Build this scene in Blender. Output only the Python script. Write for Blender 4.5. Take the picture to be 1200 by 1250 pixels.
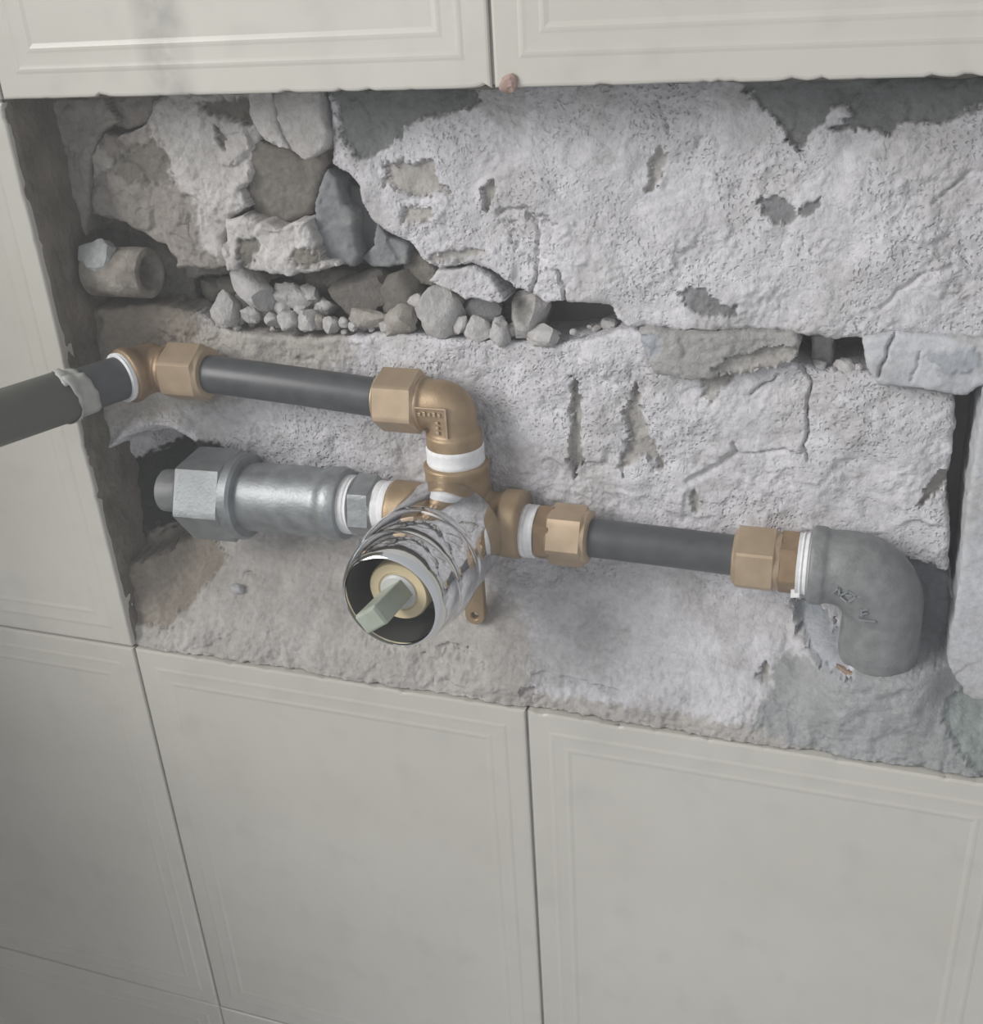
import bpy, bmesh, math, random
import numpy as np
from mathutils import Vector, Matrix, Euler

for o in list(bpy.data.objects):
    bpy.data.objects.remove(o, do_unlink=True)
scene = bpy.context.scene
COL = scene.collection

# ---------------------------------------------------------------- camera
# x runs along the wall, y into the wall, z up; metres; (0,0,0) is the lower left corner of the opening
cam_data = bpy.data.cameras.new('camera')
cam = bpy.data.objects.new('camera', cam_data)
COL.objects.link(cam)
RT = Vector((0.94529, 0.32120, -0.05702)); UP = Vector((-0.09602, 0.44101, 0.89235)); FW = Vector((-0.31177, 0.83806, -0.44772))
m = Matrix((RT, UP, -FW)).transposed().to_4x4()
m.translation = Vector((0.32744, -0.36944, 0.29186))
cam.matrix_world = m
cam_data.sensor_fit = 'VERTICAL'; cam_data.sensor_height = 36.0
cam_data.lens = 39.197
cam_data.clip_start = 0.01; cam_data.clip_end = 50
scene.camera = cam
scene.cycles.volume_bounces = 0; scene.cycles.max_bounces = 8

# ---------------------------------------------------------------- light
world = bpy.data.worlds.new('world'); scene.world = world
world.use_nodes = True
bg = world.node_tree.nodes['Background']
bg.inputs[0].default_value = (0.93, 0.96, 1.0, 1); bg.inputs[1].default_value = 0.52

def area(name, loc, target, sx, sy, power, color):
    l = bpy.data.lights.new(name, 'AREA'); l.shape = 'RECTANGLE'; l.size = sx; l.size_y = sy
    l.energy = power; l.color = color
    o = bpy.data.objects.new(name, l); COL.objects.link(o)
    o.location = loc
    o.rotation_euler = (Vector(target) - Vector(loc)).to_track_quat('-Z', 'Y').to_euler()
    return o
area('window_daylight', (-1.05, -1.15, 1.0), (0.2, 0, 0.1), 0.9, 1.0, 40, (1.0, 0.98, 0.96))

vs = scene.view_settings
vs.view_transform = 'Standard'; vs.look = 'None'; vs.gamma = 1.0; vs.use_curve_mapping = False
vs.exposure = 0.0

# ---------------------------------------------------------------- outlines of the broken masonry (x, z in mm on the wall; y = depth in mm)
STONES = {
 'upper': (30.0, [(123.0, 250.1), (123.1, 240.7), (122.8, 230.3), (121.4, 222.7), (127.2, 218.8), (132.9, 214.1), (132.7, 206.7), (136.2, 201.0), (144.7, 195.8), (153.6, 190.9), (158.2, 184.9), (163.2, 183.1), (171.8, 184.3), (178.0, 185.4), (185.1, 182.4), (193.1, 176.9), (201.2, 173.1), (204.4, 170.9), (214.1, 171.0), (223.7, 172.3), (231.6, 170.7), (233.8, 165.7), (237.9, 162.7), (248.8, 162.3), (273.1, 162.5), (296.5, 163.0), (310.7, 162.1), (320.5, 162.0), (332.6, 164.7), (348.8, 163.7), (369.6, 163.6), (394.7, 162.9), (400.6, 247.2), (275.4, 250.9)]),
 'flake': (31.0, [(161.6, 181.5), (177.3, 183.7), (184.1, 179.4), (188.3, 173.9), (189.9, 170.9), (187.2, 170.0), (180.0, 171.0), (175.5, 171.3), (172.7, 170.7), (166.6, 174.5), (158.0, 177.2)]),
 'left_main': (31.0, [(7.3, 216.0), (11.6, 228.5), (18.0, 234.5), (25.6, 232.8), (40.6, 237.9), (45.0, 246.4), (54.1, 250.8), (90.7, 250.0), (91.8, 241.0), (91.3, 232.7), (88.1, 227.3), (86.5, 223.4), (83.7, 215.5), (78.9, 212.2), (81.0, 205.8), (73.6, 201.6), (68.5, 194.8), (67.5, 187.2), (68.8, 181.0), (57.7, 179.6), (48.7, 179.9), (42.9, 178.7), (43.3, 183.1), (38.5, 189.1), (31.1, 192.4), (22.2, 197.9), (12.2, 199.4), (4.1, 201.5)]),
 'shaded_brown_face': (36.0, [(82.1, 238.2), (87.5, 232.3), (94.3, 229.2), (100.9, 228.0), (108.0, 223.7), (113.2, 225.6), (118.2, 229.4), (116.8, 220.9), (112.3, 214.6), (108.8, 205.8), (104.8, 200.9), (96.8, 198.2), (90.8, 196.4), (82.8, 199.6), (79.0, 202.2), (79.5, 210.4), (82.3, 218.5), (79.0, 226.5)]),
 'wedge_a': (25.5, [(92.2, 250.6), (102.7, 250.4), (102.9, 240.9), (107.3, 228.9), (100.4, 229.9), (94.3, 234.6), (91.2, 241.1)]),
 'wedge_b': (27.0, [(102.9, 250.2), (121.3, 250.6), (121.9, 245.5), (122.5, 238.9), (123.9, 234.5), (122.9, 230.0), (117.8, 226.1), (112.7, 224.4), (106.8, 229.0), (103.3, 234.7), (102.1, 241.4)]),
 'white_lump': (29.0, [(70.7, 200.3), (79.7, 202.5), (86.9, 200.4), (94.8, 197.2), (100.6, 199.0), (109.1, 200.9), (109.5, 196.0), (110.4, 190.3), (111.8, 187.9), (112.8, 185.0), (119.3, 182.4), (108.9, 180.3), (96.4, 178.1), (88.9, 178.3), (83.5, 180.4), (77.8, 181.1), (68.8, 180.0), (68.2, 186.8)]),
 'grey_wedge': (37.0, [(116.8, 219.6), (119.9, 216.4), (121.7, 205.7), (125.5, 202.6), (124.5, 192.8), (126.1, 185.4), (122.6, 180.4), (109.0, 182.9), (105.7, 194.1), (109.4, 205.6), (113.2, 214.5)]),
 'grey_deep': (46.0, [(114.6, 216.0), (126.6, 210.4), (127.4, 201.5), (133.2, 196.6), (130.3, 187.5), (125.0, 181.4), (120.9, 182.2), (119.8, 192.3), (120.4, 200.6), (116.2, 203.8)]),
 'grey_low': (42.0, [(133.2, 197.5), (138.1, 192.5), (146.2, 188.4), (144.6, 181.3), (136.7, 179.5), (127.6, 179.8), (123.4, 183.2), (131.1, 188.4)]),
 'brown_low': (47.0, [(142.7, 188.3), (149.6, 184.3), (155.3, 177.7), (154.7, 170.9), (143.0, 172.3), (140.9, 179.0)]),
 'fill_left': (42.5, [(3.7, 253.7), (95.3, 251.6), (84.3, 176.9), (39.7, 172.0), (30.2, 186.1), (-8.3, 196.2)]),
 'top_fill': (36.5, [(17.2, 254.0), (54.8, 253.2), (49.1, 244.7), (37.8, 237.9), (25.2, 234.8), (17.1, 238.1)]),
 'gap_fill': (53.5, [(18.1, 172.1), (110.3, 174.7), (162.1, 171.1), (197.2, 165.5), (199.2, 144.8), (160.0, 142.8), (56.4, 140.1), (12.5, 147.0)]),
 'left_strip': (30.0, [(-1.8, 248.9), (22.3, 249.1), (26.9, 239.0), (16.9, 234.3), (9.9, 222.9), (4.6, 206.0), (-1.7, 188.5), (-9.5, 188.3)]),
 'stub_mortar': (46.0, [(-19.7, 189.8), (-6.8, 198.3), (13.2, 195.7), (24.3, 188.8), (35.1, 176.4), (39.4, 171.0), (34.7, 148.4), (-26.1, 145.6)]),
 'mortar_slab': (26.5, [(243.1, 162.6), (249.1, 163.9), (254.8, 162.6), (298.9, 164.1), (301.4, 161.1), (300.7, 155.3), (297.5, 151.4), (291.1, 149.3), (280.1, 147.0), (263.2, 144.5), (249.2, 146.1), (244.7, 155.8)]),
 'pillar': (42.0, [(304.5, 159.7), (312.1, 160.1), (312.9, 149.5), (312.1, 143.4), (305.5, 143.0)]),
 'pale_slab': (27.5, [(322.5, 163.8), (331.9, 165.6), (352.8, 165.0), (373.1, 164.4), (376.0, 150.9), (363.3, 148.2), (359.3, 144.2), (352.3, 144.7), (344.0, 146.0), (329.6, 146.4), (324.6, 152.3)]),
 'right_slab': (18.5, [(364.1, 152.1), (363.7, 137.2), (363.6, 121.7), (363.3, 108.9), (364.7, 82.4), (364.6, 71.9), (364.8, 63.1), (364.2, 53.9), (364.3, 42.9), (366.0, 31.0), (370.7, 24.1), (394.1, 22.3), (407.9, 24.1), (392.5, 153.9)]),
 'lower': (33.0, [(-22.1, 160.6), (10.0, 162.2), (31.2, 161.9), (47.2, 158.9), (55.2, 153.7), (70.1, 150.8), (93.9, 150.5), (124.7, 152.0), (139.8, 154.5), (168.4, 153.1), (189.2, 152.8), (209.5, 153.2), (225.9, 157.3), (235.6, 161.0), (245.1, 160.8), (296.8, 152.0), (308.7, 148.0), (325.8, 148.7), (340.1, 144.6), (355.3, 142.5), (357.0, 130.8), (357.3, 114.6), (357.2, 101.3), (360.1, 91.3), (362.0, 70.4), (367.4, 49.6), (373.5, 39.0), (387.1, 33.0), (412.0, 10.0), (412.0, -12.0), (-12.0, -12.0), (-12.0, 148.0)]),
}
PATCHES = [
 ('upper', [(143.9, 222.0), (151.7, 223.8), (163.3, 223.4), (166.0, 216.7), (170.7, 213.0), (160.5, 210.6), (150.5, 212.1), (144.9, 215.1)], 2.6, 2.5, 'brown'),
 ('upper', [(163.3, 205.0), (162.8, 203.4), (161.0, 201.9), (158.3, 200.8), (155.3, 200.3), (152.5, 200.5), (150.5, 201.3), (149.7, 202.7), (150.2, 204.2), (152.0, 205.7), (154.7, 206.8), (157.7, 207.3), (160.5, 207.2), (162.4, 206.3)], 1.5, 2, 'brown'),
 ('upper', [(187.8, 211.0), (186.7, 208.2), (185.5, 206.1), (184.2, 205.0), (183.2, 205.2), (182.7, 206.6), (182.8, 209.0), (183.4, 211.8), (184.4, 214.6), (185.7, 216.7), (186.9, 217.8), (187.9, 217.6), (188.4, 216.2), (188.3, 213.8)], 2.6, 1.2, 'brown'),
 ('upper', [(210.9, 199.8), (210.0, 199.2), (208.3, 199.2), (206.0, 199.7), (203.8, 200.7), (201.9, 201.9), (200.9, 203.2), (200.8, 204.3), (201.7, 204.9), (203.5, 204.9), (205.7, 204.4), (208.0, 203.4), (209.8, 202.2), (210.9, 200.9)], 1.8, 1.5, None),
 ('upper', [(249.9, 219.3), (248.9, 215.8), (247.6, 213.1), (246.4, 211.7), (245.5, 211.9), (245.1, 213.7), (245.3, 216.7), (246.0, 220.3), (247.1, 223.7), (248.3, 226.4), (249.5, 227.7), (250.4, 227.5), (250.8, 225.8), (250.6, 222.9)], 2.0, 1.5, 'brown'),
 ('upper', [(182.5, 190.5), (181.5, 189.4), (178.4, 188.0), (173.9, 186.8), (168.8, 185.8), (164.1, 185.3), (160.8, 185.5), (159.5, 186.2), (160.6, 187.4), (163.7, 188.8), (168.3, 190.1), (173.4, 191.0), (178.0, 191.4), (181.2, 191.3)], 1.4, 2, 'brown'),
 ('upper', [(206.7, 183.5), (204.8, 183.5), (201.7, 185.4), (198.0, 188.7), (194.5, 192.9), (191.9, 197.0), (190.6, 200.3), (190.9, 202.0), (192.8, 202.0), (195.9, 200.1), (199.5, 196.8), (203.0, 192.7), (205.7, 188.6), (207.0, 185.3)], 1.8, 4, None),
 ('upper', [(124.0, 252.3), (180.0, 251.1), (185.7, 244.0), (169.6, 240.1), (156.4, 237.4), (149.0, 230.1), (134.7, 223.3), (130.1, 228.2), (126.9, 237.7)], 2.0, 2.0, 'cement'),
 ('upper', [(273.8, 251.4), (277.6, 247.0), (283.2, 241.7), (289.8, 236.4), (292.8, 230.2), (296.6, 227.6), (299.9, 231.1), (303.1, 235.4), (308.6, 231.9), (317.1, 233.5), (324.9, 231.7), (328.8, 235.1), (341.3, 234.9), (347.3, 239.0), (356.6, 241.3), (375.9, 241.8), (374.7, 249.7)], 2.0, 1.0, 'cement'),
 ('upper', [(306.2, 240.1), (311.3, 240.8), (312.9, 237.8), (309.1, 237.0), (311.0, 234.9), (306.7, 234.5), (303.2, 233.7), (304.7, 237.1)], -2.0, 0.8, 'white'),
 ('upper', [(283.9, 209.3), (286.5, 212.1), (292.1, 211.2), (296.1, 206.6), (297.5, 205.2), (295.4, 202.4), (289.8, 202.8), (285.9, 205.6)], 1.2, 0.6, 'chip'),
 ('upper', [(297.9, 206.6), (301.3, 210.4), (304.8, 211.3), (305.5, 208.6), (301.6, 205.8), (298.5, 204.8)], 1.2, 0.6, 'chip'),
 ('upper', [(256.3, 176.3), (261.8, 179.0), (268.8, 176.7), (272.9, 172.8), (278.9, 172.0), (277.0, 168.8), (269.1, 168.0), (262.0, 170.3)], 1.2, 0.6, 'chip'),
 ('upper', [(291.9, 231.1), (294.4, 232.9), (298.5, 231.1), (299.2, 228.4), (296.1, 227.1)], 1.0, 0.6, 'chip'),
 ('lower', [(215.1, 140.7), (218.9, 131.4), (218.0, 113.7), (219.3, 104.3), (214.6, 95.5), (213.3, 104.2), (214.4, 126.8)], 3.2, 1.0, 'brown'),
 ('lower', [(240.4, 140.5), (242.0, 128.7), (247.8, 115.3), (252.0, 103.2), (242.9, 110.4), (235.3, 99.8), (233.6, 102.4), (237.9, 114.5), (236.3, 125.7)], 2.8, 1.5, 'brown'),
 ('lower', [(266.7, 145.1), (275.6, 151.7), (277.1, 144.5), (270.5, 132.9), (267.0, 135.2)], 2.0, 2, 'brown'),
 ('lower', [(267.6, 91.4), (267.8, 88.9), (267.5, 86.7), (266.6, 85.3), (265.5, 84.9), (264.3, 85.7), (263.2, 87.5), (262.5, 89.9), (262.3, 92.4), (262.6, 94.6), (263.5, 96.0), (264.6, 96.3), (265.8, 95.6), (266.9, 93.8)], 2.0, 1.5, 'brown'),
 ('lower', [(204.4, 7.6), (204.0, 6.5), (203.0, 5.5), (201.4, 4.8), (199.6, 4.5), (197.9, 4.8), (196.8, 5.5), (196.3, 6.5), (196.7, 7.6), (197.7, 8.5), (199.3, 9.2), (201.1, 9.4), (202.7, 9.2), (203.9, 8.5)], 2.5, 1.5, 'brown'),
 ('lower', [(299.0, 24.9), (298.9, 23.0), (298.4, 21.3), (297.7, 20.4), (296.8, 20.4), (296.0, 21.2), (295.4, 22.8), (295.2, 24.8), (295.3, 26.8), (295.8, 28.4), (296.5, 29.3), (297.4, 29.3), (298.2, 28.5), (298.8, 26.9)], 2.5, 1.2, 'brown'),
 ('lower', [(178.1, 15.2), (176.7, 14.3), (173.5, 14.0), (168.9, 14.3), (163.9, 15.1), (159.5, 16.2), (156.6, 17.5), (155.7, 18.7), (157.1, 19.5), (160.5, 19.8), (165.1, 19.5), (170.1, 18.7), (174.5, 17.6), (177.3, 16.3)], 2.0, 3, None),
 ('lower', [(151.3, 15.1), (149.6, 14.2), (145.2, 13.7), (138.8, 13.8), (131.9, 14.4), (125.6, 15.5), (121.3, 16.7), (119.8, 17.8), (121.5, 18.7), (126.1, 19.1), (132.5, 19.0), (139.6, 18.4), (145.8, 17.4), (149.9, 16.2)], 1.5, 3, None),
 ('lower', [(302.0, 31.3), (317.3, 36.8), (328.5, 35.4), (335.4, 42.8), (369.6, 48.3), (395.6, 33.9), (400.6, -11.3), (321.8, -2.2), (289.5, -0.5), (299.0, 18.1)], 0.0, 4, 'cement_pale'),
 ('lower', [(305.6, 50.1), (315.9, 49.7), (329.9, 36.8), (330.2, 34.3), (317.7, 34.0), (308.9, 39.9)], 6, 3, 'blue_cement'),
 ('lower', [(329.4, 56.8), (344.3, 75.4), (353.5, 72.9), (362.5, 70.5), (366.8, 49.5), (363.1, 39.9), (348.1, 39.3), (335.7, 40.1)], 12, 2.5, 'blue_cement'),
 ('lower', [(364.5, 25.6), (378.5, 32.0), (395.8, 31.5), (398.9, 0.2), (378.7, 1.7), (368.7, 13.7)], 2.0, 3, 'cement_green'),
 ('lower', [(-16.1, 78.2), (-6.1, 96.3), (11.7, 103.9), (29.1, 102.0), (38.8, 95.8), (36.4, 72.5), (30.5, 54.4), (14.3, 44.3), (-11.1, 40.9), (-18.8, 49.3), (-15.4, 71.7)], 16, 3, None),
 ('lower', [(-25.6, 83.9), (-1.4, 86.9), (15.9, 92.6), (30.2, 101.3), (48.9, 98.7), (40.1, 51.3), (16.5, 45.2), (-11.5, 42.6), (-31.1, 44.4)], 0, 2.5, 'bitumen_and_shade'),  # black residue, with the shade of the cavity put into its colour
 ('lower', [(-32.9, 151.3), (117.9, 158.0), (119.7, 142.1), (42.4, 114.3), (-47.8, 99.3)], 0, 10, 'beige'),
 ('lower', [(-29.0, 164.9), (38.2, 165.5), (50.5, 155.0), (42.3, 145.3), (26.5, 140.7), (-41.6, 120.8)], 0, 6, 'brown_dust'),
 ('lower', [(-31.1, 44.4), (105.1, 58.5), (193.2, 36.5), (205.9, -1.7), (59.4, -10.0), (-9.2, -7.2)], 0, 10, 'dust'),
 ('lower', [(-21.7, 49.1), (30.1, 50.2), (44.6, 40.9), (27.9, 20.6), (16.5, 9.5), (-11.7, 9.9)], 2, 4, 'brown_dust'),
 ('lower', [(145.0, 4.4), (198.5, 6.8), (288.8, 8.3), (321.6, -0.1), (198.3, -7.6), (59.4, -10.0)], 0, 3, 'dust'),
 ('lower', [(359.5, 117.4), (354.7, 112.7), (350.3, 106.7), (347.3, 97.5), (350.3, 96.5), (353.6, 102.9), (359.7, 108.2)], 4, 1.0, 'brown'),
 ('left_main', [(12.1, 239.0), (26.3, 235.6), (41.4, 237.1), (48.0, 227.5), (49.1, 214.5), (56.2, 206.3), (56.6, 198.8), (55.8, 190.3), (65.4, 183.7), (66.2, 177.6), (37.9, 176.8), (1.5, 198.9)], 0, 5.0, 'brown_stone'),
 ('left_main', [(17.0, 222.7), (29.5, 228.4), (44.4, 233.1), (47.6, 225.9), (48.3, 215.3), (36.0, 213.6), (26.6, 216.1)], 1.2, 4, 'brown_dark'),
 ('left_main', [(15.1, 230.9), (21.7, 225.2), (20.7, 221.0), (9.6, 217.7), (11.7, 227.6)], -1.5, 1.2, 'beige'),
 ('left_main', [(42.1, 205.4), (52.7, 203.8), (55.7, 194.6), (54.0, 186.0), (44.6, 189.2), (40.8, 199.4)], -1.0, 1.5, 'brown_stone'),
 ('left_main', [(66.2, 246.0), (90.2, 247.1), (91.6, 239.5), (88.3, 236.5), (77.9, 239.7), (70.8, 241.3)], 2, 2, 'brown_dark'),
 ('left_main', [(71.8, 236.7), (74.7, 237.5), (75.7, 228.1), (72.3, 229.7)], 2, 1, 'brown_dark'),
 ('white_lump', [(75.8, 191.2), (82.0, 193.9), (86.2, 190.6), (82.1, 183.8), (75.9, 181.0)], 2, 2.5, 'brown_dark'),
 ('white_lump', [(99.4, 188.4), (107.6, 190.2), (111.6, 189.1), (112.6, 183.7), (106.4, 181.9), (100.9, 182.6)], 1.5, 2.5, 'brown_dark'),
 ('mortar_slab', [(243.3, 161.7), (251.4, 162.7), (252.6, 156.2), (248.0, 152.3), (245.1, 155.8)], 1, 1.5, 'blue_cement'),
 ('mortar_slab', [(271.0, 149.4), (277.6, 154.0), (292.8, 158.3), (300.3, 157.6), (297.5, 151.0), (272.3, 145.9)], 2.5, 1.5, 'brown'),
 ('pale_slab', [(342.6, 159.5), (359.9, 162.6), (362.9, 155.1), (349.3, 153.1)], -0.8, 2, 'blue_cement'),
]
CRACKS = [
 ('lower', [(302.2, 149.8), (306.1, 143.7), (305.4, 133.3), (306.9, 123.5), (304.9, 118.3), (306.8, 112.7)], 0.9, 3),
 ('lower', [(278.7, 117.0), (280.6, 113.3), (289.9, 114.1), (299.0, 115.9), (304.7, 115.4)], 0.9, 2),
 ('lower', [(284.2, 137.6), (292.8, 144.2), (293.9, 146.1)], 0.9, 2),
 ('lower', [(280.0, 113.2), (272.6, 106.0), (261.9, 99.6)], 2.2, 2),
 ('lower', [(198.8, 13.8), (216.1, 13.2), (230.5, 12.6), (238.8, 11.0)], 1.6, 2.5),
 ('lower', [(54.8, 35.4), (68.5, 33.6)], 1, 1.5),
 ('upper', [(202.4, 186.5), (202.6, 180.6), (200.1, 173.8)], 1.1, 2.5),
 ('upper', [(211.3, 183.4), (213.6, 176.8), (213.9, 171.3)], 1.1, 3),
 ('upper', [(189.7, 205.0), (199.9, 206.2), (205.1, 197.8), (203.1, 189.2)], 1.5, 2),
 ('upper', [(248.1, 243.2), (251.0, 238.7), (252.5, 232.4)], 1.0, 1.5),
 ('upper', [(328.7, 174.0), (332.7, 180.0), (339.1, 185.9), (349.2, 189.0)], 1.3, 1.5),
 ('upper', [(340.8, 209.8), (344.6, 213.4), (351.2, 220.4)], 1.0, 1.2),
 ('upper', [(262.5, 228.7), (264.3, 231.4)], 1.6, 1.8),
 ('pale_slab', [(333.2, 164.8), (331.1, 157.7), (329.3, 149.7)], 1.0, 2.5),
 ('pale_slab', [(342.1, 159.5), (341.7, 153.3), (340.1, 149.2)], 0.8, 1.2),
 ('left_main', [(18.0, 238.1), (26.9, 230.0), (29.3, 227.6)], 1.5, 2),
]
RUBBLE = [  # kind, x, y, z, width, height, tilt, tone
 ('oval', 74.7, 39.0, 169.4, 15.0, 24.7, -38, 1),
 ('w', 60.9, 36.0, 161.1, 12.5, 16.0, 0, 1),
 ('w', 64.8, 43.0, 162.5, 6.7, 8.1, 0, 1),
 ('w', 90.6, 43.0, 166.3, 18.5, 10.6, 22, 1),
 ('w', 97.3, 45.0, 165.3, 10.6, 11.5, 0, 1),
 ('s', 72.7, 36.0, 159.1, 8.9, 8.0, 0, 1),
 ('s', 82.3, 36.0, 157.3, 6.6, 6.6, 0, 1),
 ('s', 90.1, 36.0, 156.6, 9.7, 8.8, 0, 1),
 ('s', 99.6, 36.0, 157.7, 10.5, 9.6, 0, 1),
 ('s', 111.0, 36.0, 156.4, 7.4, 7.8, 0, 1),
 ('s', 116.7, 35.5, 157.9, 4.3, 4.7, 0, 1),
 ('s', 76.0, 41.0, 159.9, 7.1, 6.2, 0, 1),
 ('s', 82.0, 44.0, 160.0, 7.1, 6.2, 0, 1),
 ('s', 103.1, 42.0, 160.0, 6.6, 6.6, 0, 1),
 ('tan', 127.0, 38.0, 159.7, 17.5, 9.9, -8, 2),
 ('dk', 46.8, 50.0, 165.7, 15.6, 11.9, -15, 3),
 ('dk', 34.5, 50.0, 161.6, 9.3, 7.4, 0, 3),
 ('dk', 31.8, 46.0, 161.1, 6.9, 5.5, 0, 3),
 ('brown', 123.2, 45.0, 167.3, 29.2, 20.0, -12, 4),
 ('brown', 138.7, 47.0, 166.6, 22.1, 20.6, -25, 4),
 ('tan', 141.5, 37.0, 159.2, 16.1, 12.7, -25, 2),
 ('w', 148.0, 42.0, 165.3, 9.3, 7.6, -30, 1),
 ('trap', 158.7, 40.0, 162.8, 20.9, 21.6, 0, 1),
 ('grey', 174.6, 47.0, 162.4, 18.7, 12.0, 0, 5),
 ('w', 175.0, 39.0, 157.3, 12.5, 10.8, 0, 1),
 ('w', 185.3, 36.0, 156.7, 9.1, 12.3, 0, 1),
 ('spot', 196.4, 41.0, 162.8, 18.2, 19.7, 0, 6),
 ('w', 202.3, 36.0, 155.9, 15.5, 10.6, -3, 1),
 ('s', 227.4, 46.0, 158.2, 7.3, 5.7, 0, 1),
 ('s', 222.6, 44.0, 157.0, 3.7, 3.3, 0, 1),
 ('s', 308.2, 40.0, 147.7, 6.1, 6.1, 0, 1),
 ('s', 317.5, 38.0, 149.3, 8.3, 5.3, 0, 1),
 ('s', 322.2, 37.0, 149.3, 3.4, 3.4, 0, 1),
 ('s', 313.4, 36.0, 148.2, 3.0, 2.6, 0, 1),
 ('bk', 76.4, 47.0, 163.2, 11.7, 9.9, 10, 1),
 ('bk', 85.7, 41.0, 160.6, 8.9, 8.0, 0, 1),
 ('bk', 104.6, 44.0, 161.6, 9.7, 7.9, -10, 1),
 ('bk', 63.2, 39.0, 156.3, 8.1, 7.2, 0, 1),
 ('bk', 93.7, 41.0, 161.3, 7.9, 7.0, 0, 1),
 ('bk', 105.2, 37.0, 157.3, 7.8, 7.0, 0, 2),
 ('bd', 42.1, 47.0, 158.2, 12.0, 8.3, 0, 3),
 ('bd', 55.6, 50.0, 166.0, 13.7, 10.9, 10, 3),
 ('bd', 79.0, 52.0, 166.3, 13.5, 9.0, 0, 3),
 ('bk', 120.8, 36.0, 156.2, 5.2, 4.3, 0, 1),
 ('bk', 135.3, 37.0, 156.5, 6.0, 5.1, 0, 1),
 ('bk', 168.0, 38.0, 158.4, 6.7, 7.5, 0, 1),
 ('bk', 190.2, 39.0, 157.0, 5.8, 5.8, 0, 1),
 ('auto', 51.0, 45.5, 153.8, 4.9, 4.3, 0, 3),
 ('auto', 131.2, 42.4, 156.0, 5.7, 4.4, 0, 2),
 ('auto', 64.6, 35.5, 153.0, 3.8, 3.6, 0, 1),
 ('auto', 48.4, 46.4, 154.7, 5.9, 5.8, 0, 2),
 ('auto', 130.1, 46.2, 156.5, 5.5, 5.2, 0, 1),
 ('auto', 127.8, 43.3, 155.7, 4.8, 4.6, 0, 1),
 ('auto', 36.1, 46.2, 155.3, 2.9, 3.0, 0, 1),
 ('auto', 80.7, 43.5, 153.0, 3.7, 3.3, 0, 1),
 ('auto', 101.5, 42.3, 153.8, 5.3, 3.9, 0, 1),
 ('auto', 52.7, 49.5, 154.3, 5.8, 5.9, 0, 1),
 ('auto', 48.8, 42.4, 154.1, 5.5, 4.3, 0, 1),
 ('auto', 122.4, 41.4, 154.2, 3.7, 3.2, 0, 7),
 ('auto', 68.1, 42.5, 152.8, 3.5, 3.6, 0, 1),
 ('auto', 102.4, 49.9, 153.9, 4.3, 3.8, 0, 3),
 ('auto', 93.9, 40.1, 153.8, 5.9, 4.4, 0, 3),
 ('auto', 54.8, 40.5, 154.1, 5.9, 4.9, 0, 2),
 ('auto', 127.4, 39.1, 154.7, 3.0, 3.2, 0, 1),
 ('auto', 112.6, 40.9, 154.5, 4.8, 4.7, 0, 3),
 ('auto', 128.8, 41.4, 156.6, 5.8, 6.3, 0, 2),
 ('auto', 39.2, 40.5, 156.1, 4.4, 4.2, 0, 1),
 ('auto', 56.7, 36.5, 154.4, 5.4, 5.4, 0, 7),
 ('auto', 44.1, 39.7, 155.9, 5.6, 5.4, 0, 1),
 ('auto', 80.8, 38.0, 152.4, 2.7, 2.3, 0, 1),
 ('auto', 128.8, 46.3, 155.3, 4.1, 3.3, 0, 2),
 ('auto', 41.9, 38.6, 156.6, 5.6, 5.7, 0, 1),
 ('auto', 95.9, 41.7, 154.1, 4.5, 4.7, 0, 1),
 ('auto', 49.3, 44.0, 153.3, 3.1, 3.0, 0, 7),
 ('auto', 99.6, 49.3, 153.1, 2.6, 2.4, 0, 3),
 ('auto', 117.9, 44.0, 153.8, 3.3, 2.9, 0, 1),
 ('auto', 53.6, 36.9, 152.9, 2.8, 2.0, 0, 7),
 ('auto', 115.7, 36.5, 153.3, 2.8, 2.3, 0, 1),
 ('auto', 90.8, 40.2, 153.2, 4.2, 3.3, 0, 1),
 ('auto', 51.1, 47.9, 153.2, 3.3, 3.3, 0, 1),
 ('auto', 95.4, 42.8, 153.6, 5.1, 3.7, 0, 1),
 ('auto', 144.4, 39.9, 155.7, 3.5, 2.8, 0, 2),
 ('auto', 150.2, 43.6, 155.0, 2.1, 1.6, 0, 1),
 ('auto', 165.3, 38.5, 155.1, 3.1, 2.4, 0, 7),
 ('auto', 168.4, 43.5, 154.9, 2.2, 1.7, 0, 1),
 ('auto', 180.6, 39.1, 155.6, 3.4, 2.7, 0, 7),
 ('auto', 186.5, 44.2, 155.7, 3.3, 2.6, 0, 2),
 ('auto', 190.3, 45.5, 155.3, 1.9, 1.5, 0, 1),
 ('auto', 193.8, 41.1, 155.8, 3.1, 2.5, 0, 7),
 ('auto', 208.0, 38.9, 156.0, 2.8, 2.3, 0, 1),
 ('auto', 215.3, 36.6, 158.0, 3.2, 2.5, 0, 1),
 ('auto', 221.1, 39.6, 159.4, 2.2, 1.8, 0, 2),
]

# ================================================================ helpers
def lin(r, g, b):
    f = lambda c: ((c / 255 + 0.055) / 1.055) ** 2.4 if c > 10 else c / 255 / 12.92
    return (f(r), f(g), f(b))

def new_mesh(name, verts, faces, smooth=True, angle=None):
    me = bpy.data.meshes.new(name)
    me.from_pydata([tuple(v) for v in verts], [], [tuple(f) for f in faces])
    me.update()
    if smooth:
        me.polygons.foreach_set('use_smooth', [True] * len(me.polygons))
        if angle is not None:
            me.set_sharp_from_angle(angle=math.radians(angle))
    return me

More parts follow.
